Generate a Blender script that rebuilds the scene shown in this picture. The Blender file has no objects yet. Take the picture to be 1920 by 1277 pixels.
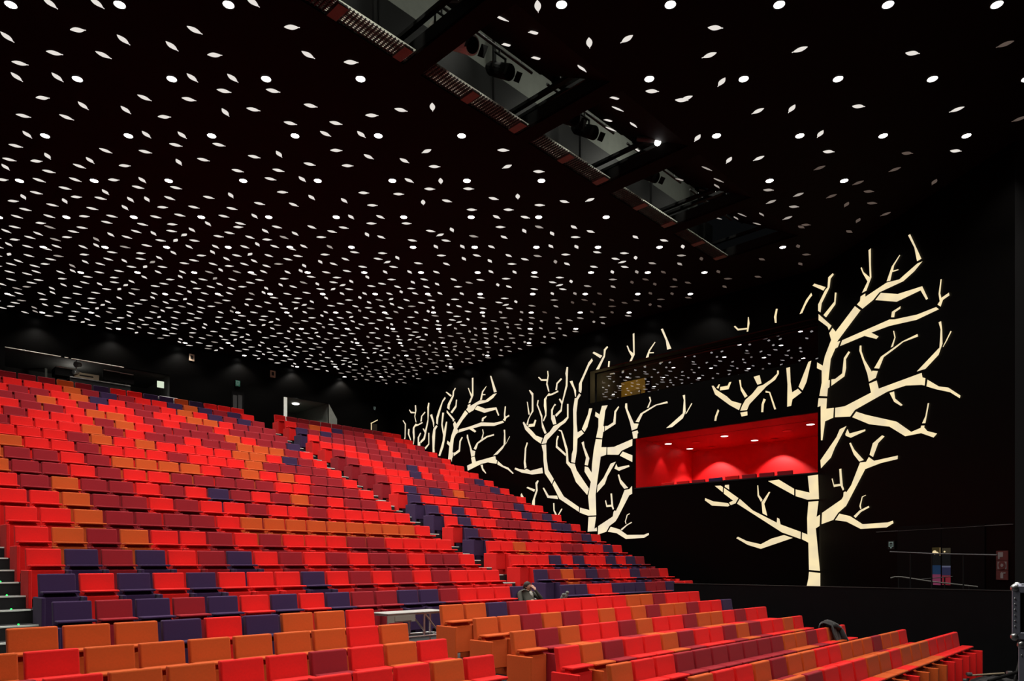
import bpy, bmesh, math, random
from mathutils import Vector, Matrix
from mathutils.geometry import tessellate_polygon
random.seed(7)
S = bpy.context.scene
COL = S.collection
F = 1335.0; CX = 960.0; CY = 1057.0      # focal length, principal column and horizon in photo pixels
ZC = 2.33                                # eye height above the stage-level floor
TH = math.radians(46.093); CS, SN = math.cos(TH), math.sin(TH)
PT = 0.55                                # seat pitch
H = 8.9                                  # ceiling above the eye
# ------------------------------------------------------------------ camera, world, exposure
cam_d = bpy.data.cameras.new('camera'); cam = bpy.data.objects.new('camera', cam_d); COL.objects.link(cam)
cam.location = (0, 0, ZC); cam.rotation_euler = (math.pi/2, 0, 0)
cam_d.sensor_width = 36; cam_d.lens = 36*F/1920; cam_d.shift_y = (CY-638.5)/1920
cam_d.clip_start = 0.05; cam_d.clip_end = 200
S.camera = cam
w = bpy.data.worlds.new('world'); S.world = w; w.use_nodes = True
w.node_tree.nodes['Background'].inputs[0].default_value = (0.5, 0.55, 0.6, 1)
w.node_tree.nodes['Background'].inputs[1].default_value = 0.004
S.view_settings.view_transform = 'Standard'; S.view_settings.look = 'None'
S.view_settings.exposure = 0.0; S.view_settings.gamma = 1.0; S.view_settings.use_curve_mapping = False
SPOT_W = 165.0       # watts of every ceiling downlight

# ------------------------------------------------------------------ materials
def mat(name, col, rough=0.6, metal=0.0, spec=0.5, noise=0.0, nscale=40, bump=0.0, bscale=300, sheen=0.0):
    m = bpy.data.materials.new(name); m.use_nodes = True
    nt = m.node_tree; b = nt.nodes['Principled BSDF']
    b.inputs['Base Color'].default_value = (*col, 1); b.inputs['Roughness'].default_value = rough
    b.inputs['Metallic'].default_value = metal; b.inputs['Specular IOR Level'].default_value = spec
    if sheen: b.inputs['Sheen Weight'].default_value = sheen
    tc = nt.nodes.new('ShaderNodeTexCoord')
    n = nt.nodes.new('ShaderNodeTexNoise'); n.inputs['Scale'].default_value = nscale
    nt.links.new(tc.outputs['Object'], n.inputs['Vector'])
    r = nt.nodes.new('ShaderNodeValToRGB')
    r.color_ramp.elements[0].color = (*[c*(1-noise) for c in col], 1)
    r.color_ramp.elements[1].color = (*[min(1, c*(1+noise)) for c in col], 1)
    nt.links.new(n.outputs['Fac'], r.inputs['Fac']); nt.links.new(r.outputs['Color'], b.inputs['Base Color'])
    if bump:
        n2 = nt.nodes.new('ShaderNodeTexNoise'); n2.inputs['Scale'].default_value = bscale
        nt.links.new(tc.outputs['Object'], n2.inputs['Vector'])
        bp = nt.nodes.new('ShaderNodeBump'); bp.inputs['Strength'].default_value = bump; bp.inputs['Distance'].default_value = 0.01
        nt.links.new(n2.outputs['Fac'], bp.inputs['Height']); nt.links.new(bp.outputs['Normal'], b.inputs['Normal'])
    return m
def emit(name, col, strength, sampling='NONE', col2=None, nscale=2.0):
    m = bpy.data.materials.new(name); m.use_nodes = True; nt = m.node_tree; nt.nodes.clear()
    o = nt.nodes.new('ShaderNodeOutputMaterial'); e = nt.nodes.new('ShaderNodeEmission')
    e.inputs[0].default_value = (*col, 1); e.inputs[1].default_value = strength
    nt.links.new(e.outputs[0], o.inputs[0])
    if col2:
        tc = nt.nodes.new('ShaderNodeTexCoord'); n = nt.nodes.new('ShaderNodeTexNoise'); n.inputs['Scale'].default_value = nscale
        n.inputs['Detail'].default_value = 1.0
        nt.links.new(tc.outputs['Object'], n.inputs['Vector'])
        r = nt.nodes.new('ShaderNodeValToRGB')
        r.color_ramp.elements[0].position = .35; r.color_ramp.elements[1].position = .65
        r.color_ramp.elements[0].color = (*col, 1); r.color_ramp.elements[1].color = (*col2, 1)
        nt.links.new(n.outputs['Fac'], r.inputs['Fac']); nt.links.new(r.outputs['Color'], e.inputs[0])
    m.cycles.emission_sampling = sampling
    return m
M = {
 'R': mat('fabric_red', (.74, .011, .010), .85, noise=.10, bump=.25, spec=.2, sheen=.05),
 'M': mat('fabric_maroon', (.30, .010, .019), .85, noise=.12, bump=.25, spec=.2, sheen=.05),
 'O': mat('fabric_orange', (.56, .088, .013), .85, noise=.10, bump=.25, spec=.2, sheen=.05),
 'P': mat('fabric_purple', (.040, .016, .068), .85, noise=.12, bump=.25, spec=.2, sheen=.08),
 'ceil': mat('ceiling_black', (.0042, .0013, .0010), .8, noise=.2, nscale=3, spec=.05),
 'wall': mat('wall_black', (.0011, .0010, .0009), .36, noise=.3, nscale=5, spec=.05, bump=.05, bscale=60),
 'floor': mat('floor_black', (.012, .012, .013), .7, noise=.3, nscale=12),
 'tier': mat('tier_black', (.008, .008, .009), .8, noise=.3, nscale=12),
 'nosing': mat('nosing_pale', (.80, .86, .80), .6, noise=.1),
 'grey': mat('plaster_grey', (.15, .16, .14), .9, noise=.15, nscale=6, bump=.1, bscale=30),
 'dgrey': mat('booth_grey', (.05, .05, .048), .8, noise=.2, nscale=6),
 'black': mat('matt_black', (.004, .004, .004), .6, noise=.2, spec=.2),
 'gloss': mat('gloss_black', (.0012, .0011, .0012), .5, noise=.1, spec=.06),
 'steel': mat('steel', (.55, .56, .56), .35, metal=.9, noise=.1),
 'alu': mat('aluminium', (.40, .42, .52), .45, metal=.3, noise=.15),
 'white': mat('white_paint', (.75, .75, .72), .5, noise=.05),
 'salmon': mat('red_oxide', (.13, .09, .075), .7, noise=.2),
 'grate': mat('grating_steel', (.010, .012, .010), .6, noise=.2),
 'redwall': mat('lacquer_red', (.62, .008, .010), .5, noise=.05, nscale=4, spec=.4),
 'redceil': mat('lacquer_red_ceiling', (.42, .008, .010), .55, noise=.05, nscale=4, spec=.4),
 'beige': mat('beige_plastic', (.32, .24, .17), .6, noise=.1),
 'signred': mat('sign_red', (.045, .003, .002), .6, noise=.05),
 'signgreen': mat('sign_green', (.005, .09, .055), .5, noise=.05),
 'signgrey': mat('sign_white', (.12, .11, .11), .6, noise=.05),
 'yellow': mat('ochre_wall', (.42, .27, .045), .7, noise=.15, nscale=3),
 'skin': mat('skin', (.52, .28, .20), .55, noise=.08),
 'hair': mat('dark_hair', (.008, .006, .004), .7, noise=.3),
 'jacket': mat('olive_jacket', (.035, .033, .024), .85, noise=.2, bump=.3),
 'trousers': mat('dark_trousers', (.02, .02, .022), .85, noise=.2),
 'shirt': mat('pale_print_shirt', (.4, .4, .36), .8, noise=.7, nscale=25),
 'cloth': mat('black_cloth', (.005, .005, .006), .9, noise=.3, bump=.4, bscale=60, sheen=.2),
 'tan': mat('tan_card', (.30, .24, .16), .8, noise=.1),
 'boxgrey': mat('crate_grey', (.22, .21, .18), .7, noise=.1),
 'paneblue': mat('pane_reflection_blue', (.02, .035, .06), .2, noise=.2),
}
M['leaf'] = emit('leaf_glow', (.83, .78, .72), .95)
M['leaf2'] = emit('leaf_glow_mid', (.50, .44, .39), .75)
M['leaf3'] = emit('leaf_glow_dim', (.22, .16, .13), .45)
M['lamp'] = emit('lamp_disc', (1, .97, .92), 14)
M['tree'] = emit('tree_panel', (.98, .80, .46), 1.0, 'NONE', (.85, .70, .44), 2.2)
M['treeB'] = emit('tree_panel_pale', (.98, .84, .56), 1.0, 'NONE', (.86, .73, .54), 2.2)
M['led'] = emit('led_green', (.02, 1, .10), 3)
M['screen'] = emit('screen_glow', (.75, .85, .65), .9)
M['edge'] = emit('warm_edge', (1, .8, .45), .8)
M['orangeglow'] = emit('orange_lamp', (1, .18, .06), 2)
M['boxlamp'] = emit('box_lamp', (1, .97, .9), 3)
M['exitw'] = emit('exit_pictogram', (.6, .8, .7), .16)
gm = bpy.data.materials.new('dark_glass'); gm.use_nodes = True; nt = gm.node_tree; nt.nodes.clear()
_o = nt.nodes.new('ShaderNodeOutputMaterial'); _m = nt.nodes.new('ShaderNodeMixShader'); _t = nt.nodes.new('ShaderNodeBsdfTransparent'); _g = nt.nodes.new('ShaderNodeBsdfGlossy')
_t.inputs[0].default_value = (.75, .75, .75, 1); _g.inputs[0].default_value = (.75, .75, .8, 1); _g.inputs['Roughness'].default_value = 0.0; _m.inputs[0].default_value = .45
nt.links.new(_t.outputs[0], _m.inputs[1]); nt.links.new(_g.outputs[0], _m.inputs[2]); nt.links.new(_m.outputs[0], _o.inputs[0])
M['glass'] = gm
tm = bpy.data.materials.new('translucent_sheet'); tm.use_nodes = True; nt = tm.node_tree; nt.nodes.clear()
_o = nt.nodes.new('ShaderNodeOutputMaterial'); _t = nt.nodes.new('ShaderNodeBsdfTranslucent'); _t.inputs[0].default_value = (.34, .34, .29, 1)
_n = nt.nodes.new('ShaderNodeTexNoise'); _n.inputs['Scale'].default_value = 3.0; _r = nt.nodes.new('ShaderNodeValToRGB')
_r.color_ramp.elements[0].color = (.62, .62, .54, 1); _r.color_ramp.elements[1].color = (.90, .90, .80, 1)
nt.links.new(_n.outputs['Fac'], _r.inputs['Fac']); nt.links.new(_r.outputs['Color'], _t.inputs[0]); nt.links.new(_t.outputs[0], _o.inputs[0])
M['sheet'] = tm

# ------------------------------------------------------------------ helpers
def tag(o, label=None, cat=None, group=None, kind=None):
    if label: o['label'] = label
    if cat: o['category'] = cat
    if group: o['group'] = group
    if kind: o['kind'] = kind
    return o
def link(name, me, parent=None, loc=(0, 0, 0), rotz=0):
    o = bpy.data.objects.new(name, me); COL.objects.link(o)
    o.location = loc; o.rotation_euler = (0, 0, rotz)
    if parent: o.parent = parent
    return o
def empty(name, loc, label, cat, group=None, rotz=0):
    return tag(link(name, None, None, loc, rotz), label, cat, group)
def finish(name, bm, m, smooth=False):
    me = bpy.data.meshes.new(name)
    bmesh.ops.recalc_face_normals(bm, faces=bm.faces)
    bm.to_mesh(me); bm.free()
    for x in (m if isinstance(m, (list, tuple)) else [m]): me.materials.append(x)
    if smooth:
        for f in me.polygons: f.use_smooth = True
    return me
def obj(name, bm, m, parent=None, loc=(0, 0, 0), rotz=0, smooth=False):
    return link(name, finish(name, bm, m, smooth), parent, loc, rotz)
def box(bm, x0, x1, y0, y1, z0, z1, bev=0.0, seg=1, mtx=None):
    r = bmesh.ops.create_cube(bm, size=1.0)
    vs = r['verts']
    for v in vs: v.co = Vector((x0+(v.co.x+.5)*(x1-x0), y0+(v.co.y+.5)*(y1-y0), z0+(v.co.z+.5)*(z1-z0)))
    if bev:
        es = list({e for v in vs for e in v.link_edges})
        rr = bmesh.ops.bevel(bm, geom=es, offset=bev, segments=seg, affect='EDGES', profile=.5)
        vs = list({v for f in rr['faces'] for v in f.verts} | {v for v in vs if v.is_valid})
    if mtx:
        for v in vs: v.co = mtx @ v.co
    return vs
def tube(bm, p0, p1, r, n=8, r1=None):
    p0, p1 = Vector(p0), Vector(p1); d = p1-p0; L = d.length
    if L < 1e-6: return
    q = Vector((0, 0, 1)).rotation_difference(d).to_matrix().to_4x4(); q.translation = (p0+p1)/2
    bmesh.ops.create_cone(bm, cap_ends=True, segments=n, radius1=r, radius2=r if r1 is None else r1, depth=L, matrix=q)
def ball(bm, c, r, sc=(1, 1, 1), n=10):
    mt = Matrix.Translation(c) @ Matrix.Diagonal((*sc, 1))
    bmesh.ops.create_uvsphere(bm, u_segments=n, v_segments=max(6, n//2+2), radius=r, matrix=mt)
def ad(a, D, z=0.0):                     # room axes (along the rows, up the rake, height over the eye) -> world
    return Vector((a*CS-D*SN, a*SN+D*CS, z+ZC))
def ray(x, y): return Vector(((x-CX)/F, 1.0, (CY-y)/F))
def hit(x, y, P0, P1, off=0.0):          # photo point -> vertical plane through two ground points, off metres towards the hall
    d = Vector((P1[0]-P0[0], P1[1]-P0[1])).normalized(); n = Vector((d.y, -d.x))
    if n.dot(Vector(P0)) > 0: n = -n
    r = ray(x, y); q = Vector(P0)+n*off
    t = n.dot(q)/(n.x*r.x+n.y*r.y)
    return Vector((r.x*t, r.y*t, r.z*t+ZC))
def hith(x, y, h=H):                     # photo point -> horizontal plane h over the eye
    r = ray(x, y); t = h/r.z; return Vector((r.x*t, r.y*t, h+ZC))
def hitz(x, y, Z): r = ray(x, y); return Vector((r.x*Z, Z, r.z*Z+ZC))
def prism(bm, front, back):              # closed solid from two outlines of equal length
    tri = tessellate_polygon([front])
    a = [bm.verts.new(p) for p in front]; b = [bm.verts.new(p) for p in back]
    for t in tri:
        bm.faces.new([a[i] for i in t]); bm.faces.new([b[i] for i in reversed(t)])
    n = len(a)
    for i in range(n): bm.faces.new([a[i], a[(i+1) % n], b[(i+1) % n], b[i]])
def quad(bm, *p): return bm.faces.new([bm.verts.new(q) for q in p])
WORDS = 'zero first second third fourth fifth sixth seventh eighth ninth tenth eleventh twelfth thirteenth fourteenth fifteenth sixteenth seventeenth eighteenth nineteenth twentieth'.split()

# ------------------------------------------------------------------ room corners (ground plan)
CORN = hith(735, 727); CORN = (CORN.x, CORN.y)
BWL = hith(0, 579); BWL = (BWL.x, BWL.y)
FOLD = hith(1536, 503); FOLD = (FOLD.x, FOLD.y)
WEND = hith(1903, 264); WEND = (WEND.x, WEND.y)
def ext(p, q, k): return (q[0]+(q[0]-p[0])*k, q[1]+(q[1]-p[1])*k)
BWX = ext(CORN, BWL, .8)
ZTOP = H+ZC

def wall_plate(bm, P0, P1, z0, z1, holes=(), thick=.12):
    # plate along P0-P1 with rectangular holes (w0, w1, z0, z1) in wall coordinates, extruded away from the hall
    d = Vector((P1[0]-P0[0], P1[1]-P0[1])); L = d.length; d.normalize(); n = Vector((d.y, -d.x))
    if n.dot(Vector(P0)) < 0: n = -n
    ws = sorted({0, L, *[h[0] for h in holes], *[min(L, h[1]) for h in holes]})
    zs = sorted({z0, z1, *[h[2] for h in holes], *[h[3] for h in holes]})
    for i in range(len(ws)-1):
        for j in range(len(zs)-1):
            wm, zm = (ws[i]+ws[i+1])/2, (zs[j]+zs[j+1])/2
            if any(h[0] < wm < h[1] and h[2] < zm < h[3] for h in holes): continue
            c = []
            for (ww, zz) in ((ws[i], zs[j]), (ws[i+1], zs[j]), (ws[i+1], zs[j+1]), (ws[i], zs[j+1])):
                c.append(Vector((P0[0]+d.x*ww, P0[1]+d.y*ww, zz)))
            prism(bm, c, [p+Vector((n.x*thick, n.y*thick, 0)) for p in c])
def wcoord(P0, P1, p):
    d = Vector((P1[0]-P0[0], P1[1]-P0[1])).normalized(); return (Vector((p[0], p[1]))-Vector(P0)).dot(d)
def wpt(P0, P1, wv, dep, z):             # wall coordinates -> world, dep metres beyond the wall face
    d = Vector((P1[0]-P0[0], P1[1]-P0[1])).normalized(); n = Vector((d.y, -d.x))
    if n.dot(Vector(P0)) < 0: n = -n
    return Vector((P0[0]+d.x*wv+n.x*dep, P0[1]+d.y*wv+n.y*dep, z))
def recess(bm, P0, P1, w0, w1, z0, z1, dep, skip=()):
    a, b = [wpt(P0, P1, w0, .0, 0), wpt(P0, P1, w1, .0, 0)], [wpt(P0, P1, w0, dep, 0), wpt(P0, P1, w1, dep, 0)]
    def v(p, z): return Vector((p.x, p.y, z))
    t = .05
    if 'floor' not in skip: quad(bm, v(a[0], z0), v(a[1], z0), v(b[1], z0), v(b[0], z0))
    if 'top' not in skip: quad(bm, v(a[0], z1), v(a[1], z1), v(b[1], z1), v(b[0], z1))
    if 'l' not in skip: quad(bm, v(a[0], z0), v(b[0], z0), v(b[0], z1), v(a[0], z1))
    if 'r' not in skip: quad(bm, v(a[1], z0), v(b[1], z0), v(b[1], z1), v(a[1], z1))
    if 'back' not in skip: quad(bm, v(b[0], z0), v(b[1], z0), v(b[1], z1), v(b[0], z1))

# ------------------------------------------------------------------ floor and seating tiers
def Du(j): return (21.21-1.722*j)*PT
def Hu(j): return (.99+.7265*j if j <= -1 else .985)*PT * -1 if False else -((.985 if j == 0 else .985+.7265*j+.025))*PT
FR = {1: (17.31, 1.32), 2: (15.66, 1.645), 3: (13.94, 1.935), 4: (12.2, 2.19)}
RR = {1: (16.95, 1.30), 2: (15.21, 1.60), 3: (13.49, 1.865), 4: (11.97, 2.185), 5: (10.21, 2.455), 6: (7.99, 2.503), 7: (6.30, 2.49)}
BT = .95                                 # seat back top over its floor
bm = bmesh.new()
fl = [(-40, -3), (30, -3), (30, 60), (-40, 60)]
prism(bm, [Vector((x, y, 0)) for x, y in fl], [Vector((x, y, -.1)) for x, y in fl])
floor = tag(obj('floor', bm, M['floor']), kind='structure')
def adbox(bm, a0, a1, D0, D1, z0, z1, sh=(0, 0)):
    c = [(a0, D0), (a1, D0), (a1, D1), (a0, D1)]
    prism(bm, [ad(a, D, z1) for a, D in c], [ad(a, D, z0) for a, D in c])
def tier(a0, a1, D0, D1, ztop):
    bm = bmesh.new(); adbox(bm, a0, a1, D0, D1, -ZC+.001, ztop); obj('tier', bm, M['tier'], floor)
def endA(j): return 22.95-.0665*j if j < 0 else 22.95       # right end of main block (pitches)
def endW(j): return 37.31-.0645*j if j < 0 else 37.3
# front stalls
FL_A0, FL_A1 = -1.0, 12.9*PT
order = [1, 2, 3, 4, 5, 6, 7]
for n_, j in enumerate(order):
    D, h = RR[j]; nxt = RR[order[n_+1]][0] if n_ < 6 else 4.2
    zf = -h*PT-BT
    if zf+ZC > .02: tier(-4, 31.4*PT, (nxt+.35)*PT, (D+.35)*PT if j > 1 else 19.2*PT, zf)
LTOP = {}
for j in range(0, -18, -1):
    D = Du(j); zf = Hu(j)-BT
    D1 = D+.35*PT if j > -17 else D+4.0
    # the wall narrows the tiers slightly towards the back
    tier(-3, 39.2*PT, Du(j)-1.372*PT if j < 0 else 19.2*PT, D1, zf)
# aisle steps with pale nosings
def step(a0, a1, D0, D1, z0, z1, led=None):
    bm = bmesh.new(); adbox(bm, a0, a1, D0, D1, z0, z1)
    st = obj('step', bm, M['tier'], floor)
    bm = bmesh.new(); adbox(bm, a0, a1, D0-.006, D0+.04, z1-.018, z1+.006)
    obj('nosing', bm, M['nosing'], st)
    if led is not None:
        bm = bmesh.new(); p = ad(led, D0+.15, z1+.012); ball(bm, p, .013, n=8)
        obj('step_light', bm, M['led'], st)
for j in range(0, -17, -1):
    zf = Hu(j)-BT; zn = Hu(j-1)-BT; rise = zn-zf; De = Du(j)+.35*PT
    for k, (a0, a1, led) in enumerate((((endA(j)-20.4)*PT, (endA(j)-18.05)*PT, (endA(j)-18.45)*PT), ((endA(j)+.05)*PT, (endW(j)-12.1)*PT, None))):
        if k == 0 and j < -5: continue
        step(a0, a1, De-.46, De, zf+.001, zf+rise*.5, led)
        step(a0, a1, De-.002, De+.30, zn-.02, zn+.006, led)
step((endA(0)-20.4)*PT, 13.9*PT, 19.2*PT-.3, 19.2*PT, -1.30*PT-BT, Hu(0)-BT-.0)
for j in (1, 2, 3):
    zf = -RR[j+1][1]*PT-BT; z1 = -RR[j][1]*PT-BT; De = (RR[j+1][0]+.35)*PT
    step(12.3*PT, 14.0*PT, De-.02, De+.28, z1-.02, z1+.006)
    step(1.0*PT, 3.1*PT, De-.02, De+.28, z1-.02, z1+.006, 2.9*PT)

# ------------------------------------------------------------------ walls
Pw = []
wz0 = 0
# tree wall openings
TW0, TW1 = CORN, FOLD
def zt(x, y): return hit(x, y, TW0, TW1).z
wa0 = wcoord(TW0, TW1, hit(1103, 700, TW0, TW1)); wa1 = wcoord(TW0, TW1, hit(1534, 600, TW0, TW1))
wzt = (zt(1103, 701)+zt(1534, 588))/2; wzb = (zt(1103, 762)+zt(1534, 667))/2
bx0 = wcoord(TW0, TW1, hit(1189.5, 870, TW0, TW1)); bx1 = wcoord(TW0, TW1, hit(1533.5, 830, TW0, TW1))
bzt = (zt(1189, 824)+zt(1533.5, 770.5))/2; bzb = (zt(1189, 918)+zt(1533.5, 883))/2
bm = bmesh.new(); wall_plate(bm, TW0, TW1, 0, ZTOP+.3, [(wa0, wa1, wzb, wzt), (bx0, bx1, bzb, bzt)])
tag(obj('wall_right', bm, M['wall']), kind='structure')
bm = bmesh.new(); wall_plate(bm, FOLD, WEND, 0, ZTOP+.3)
tag(obj('wall_right_front', bm, M['wall']), kind='structure')
bm = bmesh.new(); wall_plate(bm, WEND, (15, 14.6), 0, ZTOP+.3)
tag(obj('wall_proscenium', bm, mat('wall_dark_grey', (.004, .004, .0045), .8, noise=.2, nscale=4)), kind='structure')
# back wall with booth and corridor opening
BW0, BW1 = BWX, CORN
def bwc(x, y): return wcoord(BW0, BW1, hit(x, y, BW0, BW1))
zfl = Hu(-17)-BT+ZC                       # floor of the last tier, world height
bo0, bo1 = bwc(9, 690), bwc(318, 740); boz = (hit(9, 650, BW0, BW1).z+hit(232, 689, BW0, BW1).z)/2
co0, co1 = bwc(532, 760), bwc(617, 780); coz = (hit(532, 742, BW0, BW1).z+hit(616, 757, BW0, BW1).z)/2
bm = bmesh.new(); wall_plate(bm, BW0, BW1, 0, ZTOP+.3, [(bo0, bo1, zfl, boz), (co0, co1, zfl, coz)])
tag(obj('wall_back', bm, M['wall']), kind='structure')
bm = bmesh.new(); recess(bm, BW0, BW1, bo0, bo1, zfl, boz, 3.0)
tag(obj('wall_booth', bm, M['dgrey']), kind='structure')
bm = bmesh.new()
cw = (co0, co1)
A0, A1 = wpt(BW0, BW1, co0, .12, 0), wpt(BW0, BW1, co1, .12, 0); B0, B1 = wpt(BW0, BW1, co0-.35, 3.2, 0), wpt(BW0, BW1, co1-.15, 3.2, 0)
def vz(p, z): return Vector((p.x, p.y, z))
quad(bm, vz(A0, zfl), vz(B0, zfl), vz(B0, coz), vz(A0, coz)); quad(bm, vz(A1, zfl), vz(B1, zfl), vz(B1, coz), vz(A1, coz))
quad(bm, vz(B0, zfl), vz(B1, zfl), vz(B1, coz), vz(B0, coz)); quad(bm, vz(A0, zfl), vz(A1, zfl), vz(B1, zfl), vz(B0, zfl)); quad(bm, vz(A0, coz), vz(A1, coz), vz(B1, coz), vz(B0, coz))
tag(obj('wall_corridor', bm, M['grey']), kind='structure')
# splayed grey reveal right of the corridor opening
bm = bmesh.new()
r0, r1 = hit(616.5, 757, BW0, BW1, .01), hit(632, 775, BW0, BW1, .01)
quad(bm, r0, hit(632, 786, BW0, BW1, .01), Vector((r1.x, r1.y, zfl)), Vector((r0.x, r0.y, zfl)))
tag(obj('trim_1', bm, M['grey']), kind='structure')
# left edge strip of corridor opening (pale jamb)
bm = bmesh.new(); j0, j1 = hit(532, 760, BW0, BW1, .02), hit(538.5, 760, BW0, BW1, .02)
quad(bm, vz(j0, zfl), vz(j1, zfl), vz(j1, coz-.05), vz(j0, coz-.05)); tag(obj('trim_2', bm, M['nosing']), kind='structure')

# parapet beside the front stalls
PA = 31.5*PT; pz = -(.0222*PA/CS)
bm = bmesh.new()
adbox(bm, PA, PA+.12, 1.2, 19.0*PT, -ZC, pz)
par = tag(obj('wall_parapet', bm, mat('parapet_black', (.0026, .0028, .0034), .55, noise=.3, nscale=4, spec=.08)), kind='structure')
bm = bmesh.new(); adbox(bm, PA-.01, PA+.13, 1.2, 19.0*PT+.01, pz, pz+.015)
obj('capping', bm, mat('capping_grey', (.02, .02, .02), .5, noise=.1, spec=.2), par)

# ------------------------------------------------------------------ ceiling with the lighting-bridge slots
def clip(poly, f):
    out = []
    for i in range(len(poly)):
        p, q = poly[i], poly[(i+1) % len(poly)]; fp, fq = f(p), f(q)
        if fp >= 0: out.append(p)
        if (fp >= 0) != (fq >= 0):
            t = fp/(fp-fq); out.append((p[0]+(q[0]-p[0])*t, p[1]+(q[1]-p[1])*t))
    return out
def toad(p): return (p[0]*CS+p[1]*SN, -p[0]*SN+p[1]*CS)
DF, DN = 10.2, 7.8
OPEN = [(5.27, 7.81), (8.19, 10.73), (11.09, 13.54), (13.98, 16.5), (16.87, 19.3)]
outl = [toad(p) for p in (BWX, CORN, FOLD, WEND, (15, 14.6), (15, -3), (-32, -3))]
pieces = [clip(outl, lambda p: p[1]-DF), clip(outl, lambda p: DN-p[1])]
mid = clip(clip(outl, lambda p: DF-p[1]), lambda p: p[1]-DN)
edges = [-100]+[e for o in OPEN for e in o]+[100]
for i in range(0, len(edges), 2):
    pieces.append(clip(clip(mid, lambda p, e=edges[i]: p[0]-e), lambda p, e=edges[i+1]: e-p[0]))
bm = bmesh.new()
for pc in pieces:
    if len(pc) > 2: prism(bm, [ad(a, D, H) for a, D in pc], [ad(a, D, H+.06) for a, D in pc])
ceil = tag(obj('ceiling', bm, M['ceil']), kind='structure')

# downlights on their square lattice
DL = H/5.14
def lat(k, l): return Vector((k*DL, F*DL*(.0049+.000751*l), H+ZC))
bm = bmesh.new(); bmesh.ops.create_circle(bm, cap_ends=True, segments=20, radius=.082); disc_me = finish('lamp_lens', bm, M['lamp'])
bm = bmesh.new()
for i in range(20):
    a0, a1 = i*math.tau/20, (i+1)*math.tau/20
    for (r0, z0, r1, z1) in ((.082, 0, .092, -.012), (.092, -.012, .10, 0)):
        quad(bm, (r0*math.cos(a0), r0*math.sin(a0), z0), (r0*math.cos(a1), r0*math.sin(a1), z0), (r1*math.cos(a1), r1*math.sin(a1), z1), (r1*math.cos(a0), r1*math.sin(a0), z1))
ring_me = finish('trim_ring', bm, M['black'])
LD = bpy.data.lights.new('downlight', 'SPOT'); LD.energy = SPOT_W; LD.spot_size = math.radians(118); LD.spot_blend = .6; LD.shadow_soft_size = .06; LD.color = (1, .95, .88)
def downlight(k, l, lab):
    p = lat(k, l); e = link('downlight', None, None, (p.x, p.y, p.z-.004)); tag(e, lab, 'ceiling light', 'round downlights of the black ceiling')
    link('lamp_lens', disc_me, e, (0, 0, -.003)); link('trim_ring', ring_me, e)
    o = bpy.data.objects.new('downlight_beam', LD); COL.objects.link(o); o.parent = e; o.location = (0, 0, -.05)
for l in range(-4, 14):
    cnt = 0
    for n in range(-13, 7):
        k = n+.395+(.06 if n >= 0 and l < 4 and n >= (l-0) else 0)
        v = round(l-n-.4, 1)
        if v > 17.7 or v in (14.6, 15.6): continue
        if v in (.6, 1.6) and not (l == 5 and n == 4): continue
        mx = {0: 5.5, 1: 5.5, 2: 5.5, 3: 4.5, 4: 1.5, 5: 4.5, 6: 3.5}.get(l, 10.5-l if l >= 7 else 5.5)
        if k > mx: continue
        if l == 4 and n > 1: continue
        p = lat(k, l); x = CX+F*p.x/p.y
        if l < 0:
            if p.y < 1 or k < -7 or k > 5: continue
            lab = 'round white downlight in the black ceiling before the top edge of the picture'
        else:
            if x < -60 or x > 1960: continue
            cnt += 1; lab = 'round white downlight, %s from the left in ceiling row %s from picture top' % (WORDS[cnt], ['one','two','three','four','five','six','seven','eight','nine','ten','eleven','twelve','thirteen','fourteen'][l])
        downlight(k, l, lab)

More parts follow.
